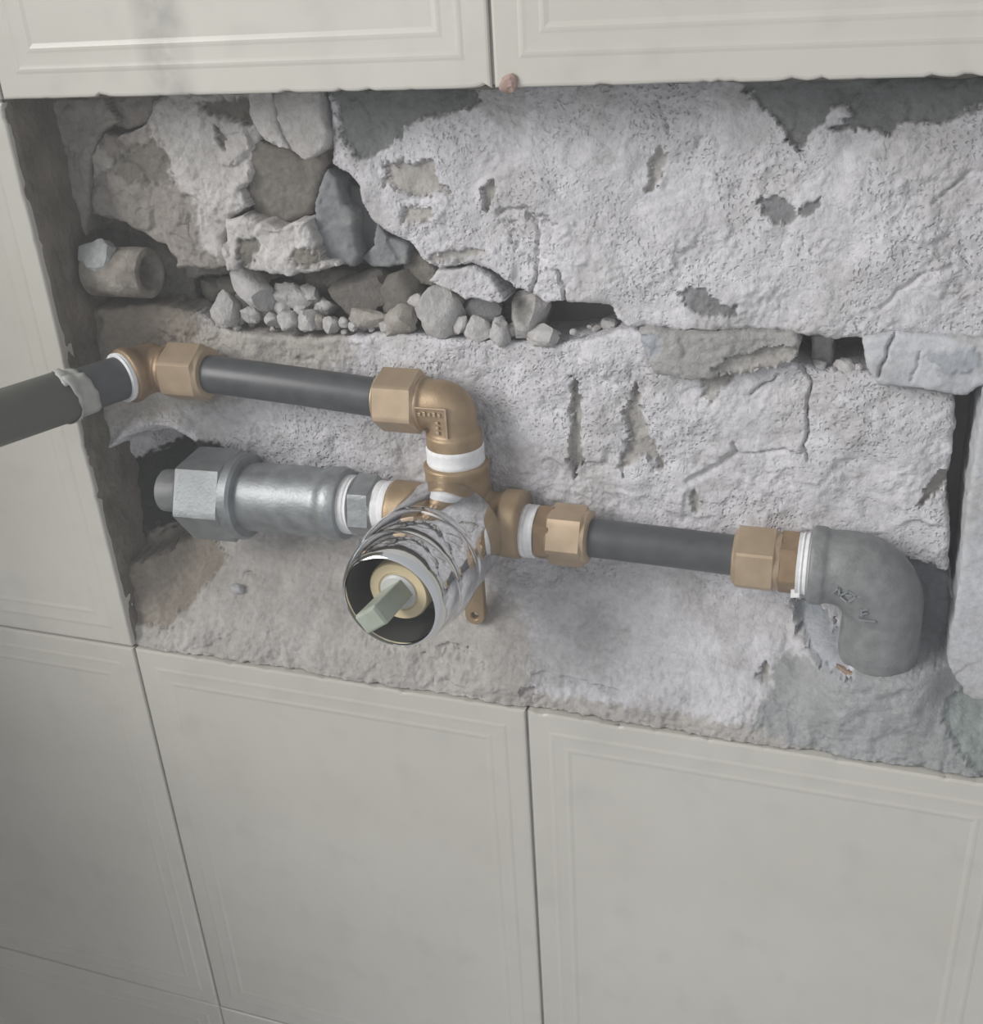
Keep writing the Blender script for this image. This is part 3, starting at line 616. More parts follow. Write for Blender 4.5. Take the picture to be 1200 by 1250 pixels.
# ================================================================ the broken masonry at the back of the opening
def build_heightfield(name, step, xr, zr, yfun, sdf_fun, colfun, mat, parent, back, edge, seed, edge_drop=3.0):
    """stone face y = yfun(x,z) over the part where sdf_fun > 0, edges rounded off, with a skirt running back to y = back; all in mm"""
    xs = np.arange(xr[0], xr[1] + step, step); zs = np.arange(zr[0], zr[1] + step, step)
    X, Z = np.meshgrid(xs, zs, indexing='ij')
    S = sdf_fun(X, Z)
    gx, gz = np.gradient(S, step)
    gl = np.hypot(gx, gz) + 1e-6
    keepv = S > -0.9 * step
    cell = keepv[:-1, :-1] & keepv[1:, :-1] & keepv[1:, 1:] & keepv[:-1, 1:]
    near = (S < 0.45 * step) & keepv
    X2 = np.where(near, X - gx / gl ** 2 * S, X); Z2 = np.where(near, Z - gz / gl ** 2 * S, Z)
    Sc = np.clip(S, 0, None)
    Y = yfun(X2, Z2)
    q = np.clip(1 - Sc / edge, 0, 1)
    Y = Y + edge_drop * (1 - np.sqrt(np.clip(1 - q * q, 0, 1)))
    Y = np.minimum(Y, back - 1)
    cols = colfun(X2, Z2)
    nz = Z.shape[1]
    idx = -np.ones(S.shape, int)
    used = np.zeros(S.shape, bool)
    used[:-1, :-1] |= cell; used[1:, :-1] |= cell; used[1:, 1:] |= cell; used[:-1, 1:] |= cell
    idx[used] = np.arange(used.sum())
    V = np.stack([X2[used], Y[used], Z2[used]], 1) / 1000.0
    I, J = np.nonzero(cell)
    F = np.stack([idx[I, J], idx[I + 1, J], idx[I + 1, J + 1], idx[I, J + 1]], 1)
    # boundary edges
    E = np.concatenate([F[:, [0, 1]], F[:, [1, 2]], F[:, [2, 3]], F[:, [3, 0]]])
    key = np.sort(E, 1); code = key[:, 0].astype(np.int64) * (len(V) + 1) + key[:, 1]
    u, inv, cnt = np.unique(code, return_inverse=True, return_counts=True)
    B = E[cnt[inv] == 1]
    bv = np.unique(B); nb = len(bv); mp = -np.ones(len(V), int); mp[bv] = np.arange(nb)
    lay = 9
    allV = [V]; base = len(V); c0 = cols[used]; allC = [c0]
    for L in range(1, lay + 1):
        w = V[bv].copy(); t = L / lay
        w[:, 1] = w[:, 1] * (1 - t) + (back / 1000.0) * t
        if L < lay:
            w[:, 0] += 0.0007 * gnoise(w[:, 2] * 150 + w[:, 0] * 150, w[:, 1] * 260, seed + 40)
            w[:, 2] += 0.0007 * gnoise(w[:, 2] * 150 + w[:, 0] * 150 + 9, w[:, 1] * 260, seed + 43)
        allV.append(w); allC.append(c0[bv])
    SF = []
    for L in range(lay):
        a0 = B[:, 0] if L == 0 else base + (L - 1) * nb + mp[B[:, 0]]
        a1 = B[:, 1] if L == 0 else base + (L - 1) * nb + mp[B[:, 1]]
        b0 = base + L * nb + mp[B[:, 0]]; b1 = base + L * nb + mp[B[:, 1]]
        SF.append(np.stack([a1, a0, b0, b1], 1))
    V = np.concatenate(allV); F = np.concatenate([F] + SF); Cc = np.concatenate(allC)
    me = bpy.data.meshes.new(name)
    me.vertices.add(len(V)); me.vertices.foreach_set('co', V.ravel())
    me.loops.add(F.size); me.loops.foreach_set('vertex_index', F.ravel())
    me.polygons.add(len(F)); me.polygons.foreach_set('loop_start', np.arange(0, F.size, 4)); me.polygons.foreach_set('loop_total', np.full(len(F), 4))
    me.update(calc_edges=True); me.validate()
    me.polygons.foreach_set('use_smooth', np.ones(len(me.polygons), bool))
    me.set_sharp_from_angle(angle=math.radians(55))
    ca = me.color_attributes.new('Col', 'FLOAT_COLOR', 'POINT')
    ca.data.foreach_set('color', Cc.ravel())
    return link(name, me, mat, parent)

# base slab behind everything
wb = MB(); slab(wb, X0, X1, Z0, Z1, 0.0655, 0.12)
wall_back = wb.build('wall_back', M['mortar'], None, smooth=False)
tag(wall_back, 'rough masonry of broken stone and mortar inside the opening', None, None, 'structure')

# per stone: colour, face noise amplitudes (broad, facet, fine) in mm, edge radius, tilt (dy/dx, dy/dz), material, warp of outline, grid step
SPEC = {
    'upper':       ('white', 2.0, 1.3, 0.55, 3.0, (0.0, 0.0), 'pumice', 0.8, 0.6),
    'lower':       ('white', 1.8, 1.5, 0.5, 2.5, (0.0, 0.0), 'pumice', 0.7, 0.6),
    'flake':       ('white', 0.8, 0.6, 0.4, 1.5, (0.0, 0.05), 'pumice', 0.5, 0.6),
    'left_main':   ('white_warm', 1.8, 1.8, 0.6, 3.0, (0.0, 0.02), 'stone', 0.7, 0.6),
    'shaded_brown_face':  ('shaded_brown_face', 0.6, 0.8, 0.25, 2.5, (0.05, -0.22), 'smooth_stone', 0.6, 0.6),  # dark colour holds the shade of this downward-facing side
    'wedge_a':     ('white_warm', 0.8, 0.8, 0.7, 1.5, (-0.1, 0.0), 'stone', 0.5, 0.6),
    'wedge_b':     ('white_warm', 0.8, 0.8, 0.5, 2.0, (0.05, 0.0), 'stone', 0.5, 0.6),
    'white_lump':  ('white_warm', 1.8, 1.6, 0.9, 3.0, (0.05, 0.0), 'stone', 0.8, 0.6),
    'grey_wedge':  ('grey', 0.6, 1.2, 0.2, 2.0, (0.12, -0.05), 'smooth_stone', 0.4, 0.6),
    'grey_deep':   ('grey_dark', 0.6, 1.0, 0.2, 1.5, (0.1, 0.0), 'smooth_stone', 0.4, 0.7),
    'grey_low':    ('grey', 0.6, 1.2, 0.25, 1.5, (0.0, -0.1), 'smooth_stone', 0.4, 0.6),
    'brown_low':   ('brown_dark', 0.6, 0.8, 0.25, 1.5, (0.0, 0.0), 'stone', 0.4, 0.7),
    'fill_left':   ('brown_dark', 2.0, 2.2, 0.8, 2.0, (0.0, 0.0), 'stone', 0.6, 0.7),
    'top_fill':    ('brown_stone', 1.4, 1.6, 0.7, 2.5, (0.0, 0.0), 'stone', 0.6, 0.7),
    'gap_fill':    ('brown_stone', 1.6, 3.0, 1.0, 2.5, (0.0, 0.1), 'stone', 0.6, 0.7),
    'left_strip':  ('brown_stone', 1.4, 1.6, 0.8, 2.0, (0.1, 0.0), 'stone', 0.6, 0.7),
    'stub_mortar': ('deep', 1.0, 1.5, 0.4, 2.0, (0.0, 0.0), 'stone', 0.6, 0.7),
    'mortar_slab': ('mortar', 1.2, 1.0, 0.4, 2.5, (0.03, 0.05), 'stone', 0.6, 0.6),
    'pillar':      ('mortar', 0.6, 0.6, 0.3, 2.0, (0.0, 0.0), 'stone', 0.4, 0.7),
    'pale_slab':   ('pale', 0.8, 0.6, 0.2, 2.5, (0.0, 0.06), 'smooth_stone', 0.5, 0.6),
    'right_slab':  ('pale', 0.5, 0.3, 0.15, 1.5, (0.0, 0.0), 'smooth_stone', 0.4, 0.7),
}
def make_stone(key, seed):
    y0, P = STONES[key]
    cname, ab, af, an, edge, (tx, tz), mk, warp, step = SPEC[key]
    A = np.array(P); cx, cz = A.mean(0)
    xr = (max(A[:, 0].min() - 2, -0.5), min(A[:, 0].max() + 2, 400.5)); zr = (max(A[:, 1].min() - 2, 0.1), min(A[:, 1].max() + 2, 251.5))
    pats = [p for p in PATCHES if p[0] == key]; crk = [c for c in CRACKS if c[0] == key]
    cache = {}
    def masks(X, Z):
        k = X.shape, float(X.sum())
        if k not in cache:
            out = []
            for (_, poly, d, soft, col) in pats:
                wa = 0.7 if d >= 5 else 1.0 + 0.2 * soft
                s = poly_sdf(poly, X + wa * fbm(X, Z, 5, 5, seed + 11, 0.62), Z + wa * fbm(X, Z, 5, 5, seed + 12, 0.62))
                out.append((sstep(-soft / 2, soft / 2, s + (0.5 + soft * 0.3) * fbm(X, Z, 2.5, 3, seed + 20, 0.6)), d, col))
            cache[k] = out
        return cache[k]
    def yfun(X, Z):
        wx = X + 2.0 * fbm(X, Z, 9, 2, seed + 2); wz = Z + 2.0 * fbm(X, Z, 9, 2, seed + 3)
        Y = y0 + tx * (X - cx) + tz * (Z - cz) + ab * fbm(X, Z, 34, 3, seed) + af * facets(wx, wz, 15, seed + 1, 9 if mk == 'pumice' else 24) + 0.5 * af * facets(wx, wz, 6, seed + 5, 8 if mk == 'pumice' else 20)
        rough = sstep(-0.25, 0.35, fbm(X, Z, 25, 2, seed + 30)) * 0.8 + 0.2
        Y = Y + an * rough * (fbm(X, Z, 3.2, 3, seed + 6, 0.6) + 0.8 * np.abs(gnoise(X / 1.9, Z / 1.9, seed + 8)))
        if key == 'lower':
            k = sstep(0, 55, Z)
            Y = Y + (2.2 - y0) * (1 - k) * 1.0
            Y = Y + sstep(34, 4, Z) * (1.0 * fbm(X, Z, 7, 5, seed + 9, 0.62) - 1.3 * np.clip(gnoise(X / 2.6, Z / 2.6, seed + 14) - 0.35, 0, 1) * sstep(-.1, .4, fbm(X, Z, 30, 2, seed + 16)))
            # towards the left side the masonry comes forward
            yl = np.interp(Z, [0, 20, 40, 60, 90, 125, 150], [5, 7, 8, 12, 17, 19, 25]) + 2.0 * fbm(X, Z, 11, 4, seed + 35)
            wl = sstep(24, 1, X); Y = Y * (1 - wl) + np.minimum(Y, yl) * wl
            # cement packed round the foot of the iron elbow
            wc = np.exp(-((X - 340) / 25) ** 4) * sstep(46, 36, Z) * sstep(-5, 16, Z); Y = Y * (1 - wc) + (3.2 + 1.2 * fbm(X, Z, 9, 3, seed + 33)) * wc
            # collar of old mortar over the cavity at the galvanised pipe
            r = np.hypot((X - 20) / 1.0, (Z - 80) / 1.25)
            Y = Y - 5 * np.exp(-((r - 23.5) / 3.5) ** 2) * sstep(80, 100, Z)
            Y = np.maximum(Y, 1.4 + 0.9 * fbm(X, Z, 4, 2, seed + 15))
        for (mk_, d, col) in masks(X, Z):
            Y = Y + mk_ * d
        for (_, L, wd, d) in crk:
            ld = line_dist(L, X + 0.8 * fbm(X, Z, 5, 3, seed + 50), Z + 0.8 * fbm(X, Z, 5, 3, seed + 51))
            Y = Y + d * np.clip(1 - ld / wd, 0, 1)
        return Y
    def colfun(X, Z):
        out = np.ones(X.shape + (3,)) * np.array(C[cname])
        t = (0.5 + 0.5 * fbm(X, Z, 18, 4, seed + 60))[..., None]
        out = out * (0.93 + 0.12 * t)
        st = sstep(0.05, 0.6, fbm(X, Z, 30, 5, seed + 64, 0.6))[..., None] * 0.35
        out = out * (1 - st) + st * np.array(C['brown'])
        for (mk_, d, col) in masks(X, Z):
            if col: out = out * (1 - mk_[..., None]) + mk_[..., None] * np.array(C[col]) * (0.86 + 0.26 * t)
        # alpha: how open-pored the surface is (dust and cement fill the pores)
        al = sstep(28, 62, Z) if key == 'lower' else np.ones(X.shape)
        for (mk_, d, col) in masks(X, Z):
            if col and col != 'white': al = al * (1 - 0.75 * mk_)
        return np.concatenate([out, al[..., None]], -1)
    oc = 2 if key == 'lower' else 4
    sdf = lambda X, Z: poly_sdf(P, X + warp * fbm(X, Z, 7, oc, seed + 70), Z + warp * fbm(X, Z, 7, oc, seed + 71))
    return build_heightfield('stone', step, xr, zr, yfun, sdf, colfun, M[mk], wall_back, 66.0, edge, seed, edge_drop=edge * 0.8)
for i, k in enumerate(STONES):
    make_stone(k, 100 + i * 7)

# ================================================================ plumbing
VX, VY, VZ = 0.1685, 0.020, 0.0795
AX = Vector((1, 0, 0)); AZ = Vector((0, 0, 1)); AY = Vector((0, 1, 0))

def nut(mb, p0, d, length, flat, rot=0.0, ch=0.0012):
    R = flat / math.cos(math.pi / 6)
    mb.lathe(p0, d, [(0, flat * 0.93), (ch, R * 1.0), (length - ch, R), (length, flat * 0.93)], 72, hexa=flat, rot=rot)
def tape_band(mb, p0, d, length, r, seed):
    rs = random.Random(seed)
    n = 9; prof = [(length * i / (n - 1), r + rs.uniform(-0.0003, 0.0003)) for i in range(n)]
    prof = [(0, r - 0.002)] + prof + [(length, r - 0.002)]
    mb.lathe(p0, d, prof, 48)

# ---- concealed shower mixer
mixer = thing('shower_mixer_valve', (VX, VY, VZ), 'brass concealed shower mixer with chrome sleeve and bare plastic spindle', 'mixer valve')
b = MB()
b.lathe((VX, VY, VZ - 0.013), AZ, [(0, 0.010), (0.004, 0.0135), (0.026, 0.0138), (0.034, 0.0132), (0.0385, 0.0138), (0.0395, 0.013)], 64)   # upright with upper port
b.lathe((VX, VY, VZ), AX, [(0, 0.0135), (0.012, 0.0125), (0.019, 0.0128), (0.020, 0.0145), (0.0275, 0.0145), (0.0285, 0.0135)], 64)          # outlet to the pipe
b.lathe((VX, VY, VZ), -AX, [(0, 0.0135), (0.010, 0.0125), (0.017, 0.0135), (0.030, 0.0138), (0.031, 0.013)], 64)                             # inlet
b.lathe((VX, VY + 0.011, VZ), -AY, [(0, 0.013), (0.004, 0.0165), (0.014, 0.0172), (0.0155, 0.0172)], 64)                                     # seat of the sleeve
b.build('valve_body', M['brass'], mixer, remesh=0.0007)
# chrome sleeve
sd = Vector((-0.045, -1, -0.008)).normalized(); sp = Vector((VX, 0.0085, VZ))
prof = [(0.0, 0.0190), (0.0003, 0.0197), (0.0010, 0.0200), (0.0240, 0.0200), (0.0250, 0.0199), (0.0256, 0.0196), (0.0264, 0.0196), (0.0270, 0.0199), (0.0285, 0.0203),
        (0.0310, 0.0207), (0.0350, 0.0208), (0.0400, 0.0205), (0.0430, 0.0199), (0.0440, 0.0195), (0.0446, 0.0193), (0.0452, 0.0193), (0.0470, 0.0194), (0.0500, 0.0192), (0.0535, 0.0186),
        (0.0565, 0.0177), (0.0580, 0.0170), (0.0586, 0.0165), (0.0588, 0.0162), (0.0584, 0.0159), (0.0570, 0.0158)]
prof = [(t, r * 1.16) for t, r in prof]
s = MB(); s.lathe(sp, sd, prof, 128, caps=False)
sleeve = s.build('chrome_sleeve', M['chrome'], mixer, angle=50)
s = MB(); s.lathe(sp, sd, [(0.0575, 0.01838), (0.0400, 0.0181), (0.0330, 0.0181), (0.0325, 0.0100), (0.0325, 0.0005)], 96, caps=False)
s.build('sleeve_lining', M['cavity'], sleeve, angle=40)
s = MB(); s.lathe(sp, sd, [(0.032, 0.0122), (0.0500, 0.0122), (0.0508, 0.0116), (0.0508, 0.0082), (0.0502, 0.0076)], 72)
cart = s.build('cartridge', M['cream'], mixer, angle=40)
s = MB(); s.lathe(sp, sd, [(0.046, 0.0075), (0.0510, 0.0073), (0.0516, 0.0064)], 48)
s.build('cartridge_seat', M['white_plastic'], cart)
# spindle: a flat bar, tilted a little to the lower left
s = MB()
pd = Vector((-0.14, -1, -0.06)).normalized()
su = Vector((0.80, 0, 0.60)); su = (su - pd * su.dot(pd)).normalized(); sw = pd.cross(su)
p0 = sp + sd * 0.0505
vs = []
for t, a, c in [(0, 0.0056, 0.0038), (0.0190, 0.0058, 0.0042), (0.0205, 0.0052, 0.0036)]:
    for (i, j) in ((-1, -1), (1, -1), (1, 1), (-1, 1)):
        vs.append(p0 + pd * t + su * a * i + sw * c * j)
s.add(vs, [(3, 2, 1, 0), (8, 9, 10, 11)] + [(L * 4 + k, L * 4 + (k + 1) % 4, L * 4 + 4 + (k + 1) % 4, L * 4 + 4 + k) for L in range(2) for k in range(4)])
s.build('spindle', M['stem'], mixer, bevel=0.0005, smooth=False)
# mounting lug with its screw hole
def lug_mesh(cx, cz, top, hw, hole, y0, y1):
    n = 36; out_ = []; in_ = []
    for k in range(n):
        a = -math.pi + math.pi * 2 * k / n
        in_.append((cx + hole * math.cos(a), cz + hole * math.sin(a)))
        x, z = math.cos(a), math.sin(a)
        if z <= 0: out_.append((cx + hw * x, cz + hw * z))
        else:
            sc = min(hw / max(abs(x), 1e-6), (top - cz) / max(z, 1e-6)); out_.append((cx + x * sc, cz + z * sc))
    vs = [(x, y0, z) for x, z in out_] + [(x, y0, z) for x, z in in_] + [(x, y1, z) for x, z in out_] + [(x, y1, z) for x, z in in_]
    fs = []
    for k in range(n):
        k2 = (k + 1) % n
        fs += [(k, k2, n + k2, n + k), (2 * n + k2, 2 * n + k, 3 * n + k, 3 * n + k2), (k2, k, 2 * n + k, 2 * n + k2), (n + k, n + k2, 3 * n + k2, 3 * n + k)]
    return vs, fs
s = MB(); s.add(*lug_mesh(0.1735, 0.0345, VZ - 0.006, 0.0045, 0.0017, 0.0150, 0.0190))
s.build('mounting_lug', M['brass'], mixer, bevel=0.0006, angle=40)

# ---- brass elbow over the mixer
EZ = 0.1305
elbow = thing('brass_elbow_fitting', (VX, VY, 0.105), 'brass compression elbow screwed into the top of the mixer', 'pipe fitting', 'brass pipe fittings')
b = MB()
b.lathe((VX, VY, 0.104), AZ, [(0, 0.0105), (0.009, 0.0105), (0.0092, 0.0116), (0.0150, 0.0116), (0.0152, 0.0102), (0.020, 0.0098)], 56)
R = 0.0045; cpt = Vector((VX - R, VY, EZ - R))
pts = [(VX, VY, 0.115)] + [tuple(cpt + Vector((R * math.cos(a), 0, R * math.sin(a)))) for a in np.linspace(0, math.pi / 2, 9)] + [(VX - 0.012, VY, EZ)]
b.sweep(pts, [0.0099] * len(pts))
b.lathe((VX - 0.008, VY, EZ), -AX, [(0, 0.0088), (0.003, 0.0088), (0.0032, 0.0112), (0.0055, 0.0112), (0.006, 0.010)], 56)
eb = b.build('elbow_body', M['brass'], elbow, remesh=0.0006)
# raised L-shaped rib and worn casting marks on the front of the elbow
s = MB(); yf = VY - 0.0102
s.box((VX - 0.0055, yf, EZ + 0.0020), (0.0065, 0, 0), (0, 0.0006, 0), (0, 0, 0.0004))
s.box((VX + 0.0012, yf, EZ - 0.0040), (0.0004, 0, 0), (0, 0.0006, 0), (0, 0, 0.0063))
for k in range(5):
    s.box((VX - 0.0100 + k * 0.0021, yf, EZ - 0.0006 + 0.0002 * (k % 2)), (0.0006, 0, 0), (0, 0.0006, 0), (0, 0, 0.0007 + 0.0003 * (k % 2)))
for k in range(3):
    s.box((VX - 0.0028, yf, EZ - 0.0040 - k * 0.0021), (0.0007, 0, 0), (0, 0.0006, 0), (0, 0, 0.0006))
s.build('casting_mark', M['brass_bright'], eb, smooth=False, bevel=0.0002)
s = MB(); nut(s, (0.1375, VY, EZ + 0.0004), AX, 0.0185, 0.0118, rot=0.2)
s.lathe((0.1365, VY, EZ + 0.0004), AX, [(0, 0.0092), (0.0005, 0.0105), (0.003, 0.0110)], 56)
s.build('compression_nut', M['brass_bright'], elbow, angle=25)
s = MB(); tape_band(s, (VX, VY, 0.1058), AZ, 0.0078, 0.0119, 1)
s.build('thread_tape', M['tape'], elbow)['label'] = 'white thread tape'

# ---- brass fitting at the left end, where the grey pipe comes out of the wall
TX, TZ = 0.0265, 0.1375
OD = Vector((-0.42, -1, 0.0)).normalized()
tp = Vector((TX, VY, TZ))
tee = thing('brass_elbow_fitting', tuple(tp), 'brass wall elbow joining the taped grey pipe to the curved black pipe', 'pipe fitting', 'brass pipe fittings')
b = MB()
b.lathe(tp - AX * 0.006, AX, [(0, 0.007), (0.002, 0.0095), (0.013, 0.0100), (0.015, 0.0098), (0.0155, 0.0110), (0.018, 0.0110)], 56)
b.lathe(tp - OD * 0.008, OD, [(0, 0.007), (0.003, 0.0105), (0.013, 0.0110), (0.0165, 0.0122), (0.0195, 0.0122), (0.0202, 0.0115)], 56)
b.build('elbow_body', M['brass_dark'], tee, remesh=0.0006)
s = MB(); nut(s, (TX + 0.0115, VY, TZ - 0.0002), AX, 0.0185, 0.0114, rot=0.02)
s.lathe((TX + 0.0295, VY, TZ - 0.0002), AX, [(0, 0.0112), (0.0012, 0.0105), (0.0016, 0.0092)], 56)
s.build('compression_nut', M['brass_bright'], tee, angle=25)
s = MB(); tape_band(s, tp + OD * 0.0115, OD, 0.0030, 0.0107, 3)
s.build('thread_tape', M['tape'], tee)['label'] = 'white thread tape'

# ---- black pipe between the two elbows, bowed a little
pipe = thing('black_water_pipe', (0.095, VY, 0.134), 'curved black plastic pipe between the two brass elbows', 'pipe', 'black plastic pipes')
s = MB(); n = 24; pts = []
for i in range(n):
    t = i / (n - 1); x = TX + 0.020 + (0.142 - TX - 0.020) * t
    z = TZ + (EZ + 0.0004 - TZ) * t + 0.0008 * math.sin(math.pi * t)
    pts.append((x, VY - 0.001 * math.sin(math.pi * t), z))
s.sweep(pts, [0.0081] * n)
s.build('pipe_wall', M['black_pipe'], pipe)

# ---- grey pipe coming out of the wall towards the room
gp = thing('grey_water_pipe', tuple(tp + OD * 0.014), 'thick grey-green pipe bound with grey tape coming out of the wall', 'pipe')
s = MB(); s.lathe(tp, OD, [(0.0125, 0.0094), (0.044, 0.0096)], 48)
s.build('pipe_wall', M['black_pipe'], gp)['label'] = 'bare black pipe end'
s = MB(); s.lathe(tp, OD, [(0.0385, 0.0096), (0.0385, 0.0104), (0.040, 0.0109), (0.30, 0.0109), (0.30, 0.0080), (0.26, 0.0080)], 56)
s.build('pipe_cover', M['grey_pipe'], gp)
# a turn of tape with a torn, lifted end
s = MB(); nA, nT = 40, 7; vs = []; fs = []
rs = random.Random(8)
u0 = AZ; w0 = OD.cross(u0)
lo = [0.0315 + 0.0025 * math.sin(2 * math.pi * i / nA + 0.6) + rs.uniform(-.0004, .0004) for i in range(nA + 1)]
hi = [0.0415 + 0.0020 * math.sin(2 * math.pi * i / nA * 2 + 1.0) + rs.uniform(-.0004, .0004) for i in range(nA + 1)]
for i in range(nA + 1):
    a = 2 * math.pi * i / nA * 1.05 - 0.9
    for j in range(nT):
        t = lo[i] + (hi[i] - lo[i]) * j / (nT - 1)
        r = (0.0099 if t < 0.0385 else 0.0112) + (0.0015 * ((i - 34) / 6) if i > 34 else 0) + rs.uniform(0, .0002)
        vs.append(tp + OD * t + (u0 * math.cos(a) + w0 * math.sin(a)) * r)
for i in range(nA):
    for j in range(nT - 1):
        fs.append((i * nT + j, i * nT + j + 1, (i + 1) * nT + j + 1, (i + 1) * nT + j))
s.add(vs, fs)
tb = s.build('tape_wrap', M['grey_tape'], gp, angle=60); tb['label'] = 'torn turn of pale grey tape'
so = tb.modifiers.new('thick', 'SOLIDIFY'); so.thickness = 0.0004; so.offset = 1

# ---- galvanised union
GZ0, GZ1 = 0.0785, 0.0815
gd = Vector((0.115, 0, GZ1 - GZ0)).normalized(); g0 = Vector((0.040, VY, GZ0))
un = thing('galvanised_pipe_union', tuple(g0), 'galvanised steel union with big hex nut beside the chrome sleeve', 'pipe union')
s = MB(); nut(s, g0 - gd * 0.002, gd, 0.0250, 0.0185, rot=0.45, ch=0.0016)
s.build('union_nut', M['galv'], un, angle=25)
s = MB(); s.lathe(g0 + gd * 0.0215, gd, [(0, 0.0170), (0.0005, 0.0196), (0.0045, 0.0196), (0.0058, 0.0185), (0.0060, 0.0160)], 64)
s.build('union_collar', M['galv'], un)
s = MB(); s.lathe(g0 + gd * 0.026, gd, [(0, 0.0152), (0.010, 0.0156), (0.030, 0.0156), (0.038, 0.0148), (0.041, 0.0150), (0.0425, 0.0162), (0.0480, 0.0164), (0.0500, 0.0155), (0.0502, 0.012)], 72)
s.build('union_tail', M['galv'], un, angle=50)
s = MB(); s.lathe(g0 - gd * 0.017, gd, [(0, 0.0098), (0.017, 0.0102), (0.019, 0.0102)], 48)
s.build('pipe_stub', M['iron'], un)

ad = thing('hex_adapter', tuple(g0 + gd * 0.078), 'grey hex nipple with white thread tape between union and mixer', 'pipe fitting')
s = MB(); nut(s, g0 + gd * 0.0805, gd, 0.0115, 0.0122, rot=0.25)
s.lathe(g0 + gd * 0.070, gd, [(0, 0.0112), (0.032, 0.0108)], 40)
s.build('hex_body', M['galv'], ad, angle=25)
s = MB(); tape_band(s, g0 + gd * 0.0758, gd, 0.0050, 0.0128, 5)
s.build('thread_tape', M['tape'], ad)['label'] = 'frayed white thread tape'
s = MB(); tape_band(s, g0 + gd * 0.0918, gd, 0.0060, 0.0115, 6)
s.build('thread_tape', M['tape'], ad)['label'] = 'white thread tape'

# ---- right hand run: connector, black pipe, connector
RZ = 0.0768
con = thing('straight_pipe_connector', (0.196, VY, RZ), 'brass straight compression connector at the side outlet of the mixer', 'pipe fitting', 'brass pipe fittings')
s = MB(); s.lathe((0.192, VY, RZ), AX, [(0, 0.0100), (0.011, 0.0100)], 48)
nut(s, (0.2022, VY, RZ), AX, 0.0085, 0.0104, rot=0.1)
s.build('connector_body', M['brass_dark'], con, angle=25)
s = MB(); nut(s, (0.2078, VY, RZ), AX, 0.0160, 0.0112, rot=0.42)
s.lathe((0.2225, VY, RZ), AX, [(0, 0.0112), (0.0018, 0.0110), (0.0026, 0.0098), (0.0028, 0.0085)], 56)
s.build('compression_nut', M['brass_bright'], con, angle=25)
s = MB(); tape_band(s, (0.1962, VY, RZ), AX, 0.0066, 0.0112, 7)
s.build('thread_tape', M['tape'], con)['label'] = 'white thread tape'

pipe2 = thing('black_water_pipe', (0.225, VY, RZ), 'short straight black plastic pipe between mixer and cast iron elbow', 'pipe', 'black plastic pipes')
s = MB(); s.sweep([(0.218, VY, RZ), (0.24, VY, RZ - 0.0003), (0.265, VY, RZ - 0.0008), (0.289, VY, RZ - 0.0014)], [0.0080] * 4)
s.build('pipe_wall', M['black_pipe'], pipe2)

RZ2 = 0.0752
con2 = thing('straight_pipe_connector', (0.30, VY, RZ2), 'brass straight compression connector screwed into the cast iron elbow', 'pipe fitting', 'brass pipe fittings')
s = MB(); nut(s, (0.2995, VY, RZ2), AX, 0.0085, 0.0108, rot=0.3); s.lathe((0.306, VY, RZ2), AX, [(0, 0.0100), (0.010, 0.0100)], 48)
s.build('connector_body', M['brass_dark'], con2, angle=25)
s = MB(); nut(s, (0.2835, VY, RZ2), AX, 0.0160, 0.0118, rot=0.05)
s.lathe((0.2825, VY, RZ2), AX, [(0, 0.0088), (0.0005, 0.0105), (0.0018, 0.0116)], 56); s.lathe((0.2985, VY, RZ2), AX, [(0, 0.0116), (0.0022, 0.0112), (0.0026, 0.0095)], 56)
s.build('compression_nut', M['brass_bright'], con2, angle=25)
s = MB(); tape_band(s, (0.3070, VY, RZ2), AX, 0.0050, 0.0120, 9)
rs = random.Random(12)
for k in range(7):
    a = 2.4 + k * 0.35
    p = Vector((0.3072, VY + 0.0118 * math.sin(a) * -1, RZ2 + 0.0118 * math.cos(a)))
    s.box(p, (0.0016, 0, 0.0003), (0, 0.0004, 0), (0, 0.0002, 0.0012 + rs.uniform(0, .0008)))
s.build('thread_tape', M['tape'], con2)['label'] = 'frayed white thread tape'

# ---- cast iron elbow going down into the cement
ie = thing('cast_iron_elbow', (0.339, VY, 0.045), 'dark grey cast iron elbow turning down into grey cement', 'pipe fitting')
b = MB()
b.lathe((0.3115, VY, RZ2), AX, [(0, 0.0135), (0.0004, 0.0152), (0.0052, 0.0152), (0.0062, 0.0142)], 64)
EX = 0.3395; R = 0.017; cpt = Vector((EX - R, VY, RZ2 - R))
pts = [(0.3165, VY, RZ2), (0.3195, VY, RZ2)]; rad = [0.0140, 0.0142]
for a in np.linspace(math.pi / 2, 0, 11):
    pts.append(tuple(cpt + Vector((R * math.cos(a), 0, R * math.sin(a))))); rad.append(0.0145 + 0.0012 * math.sin(2 * a))
pts += [(EX, VY, 0.050), (EX, VY, 0.042), (EX, VY, 0.037)]; rad += [0.0148, 0.0152, 0.0146]
b.sweep(pts, rad, 56)
ib = b.build('elbow_body', M['iron'], ie, remesh=0.0007)
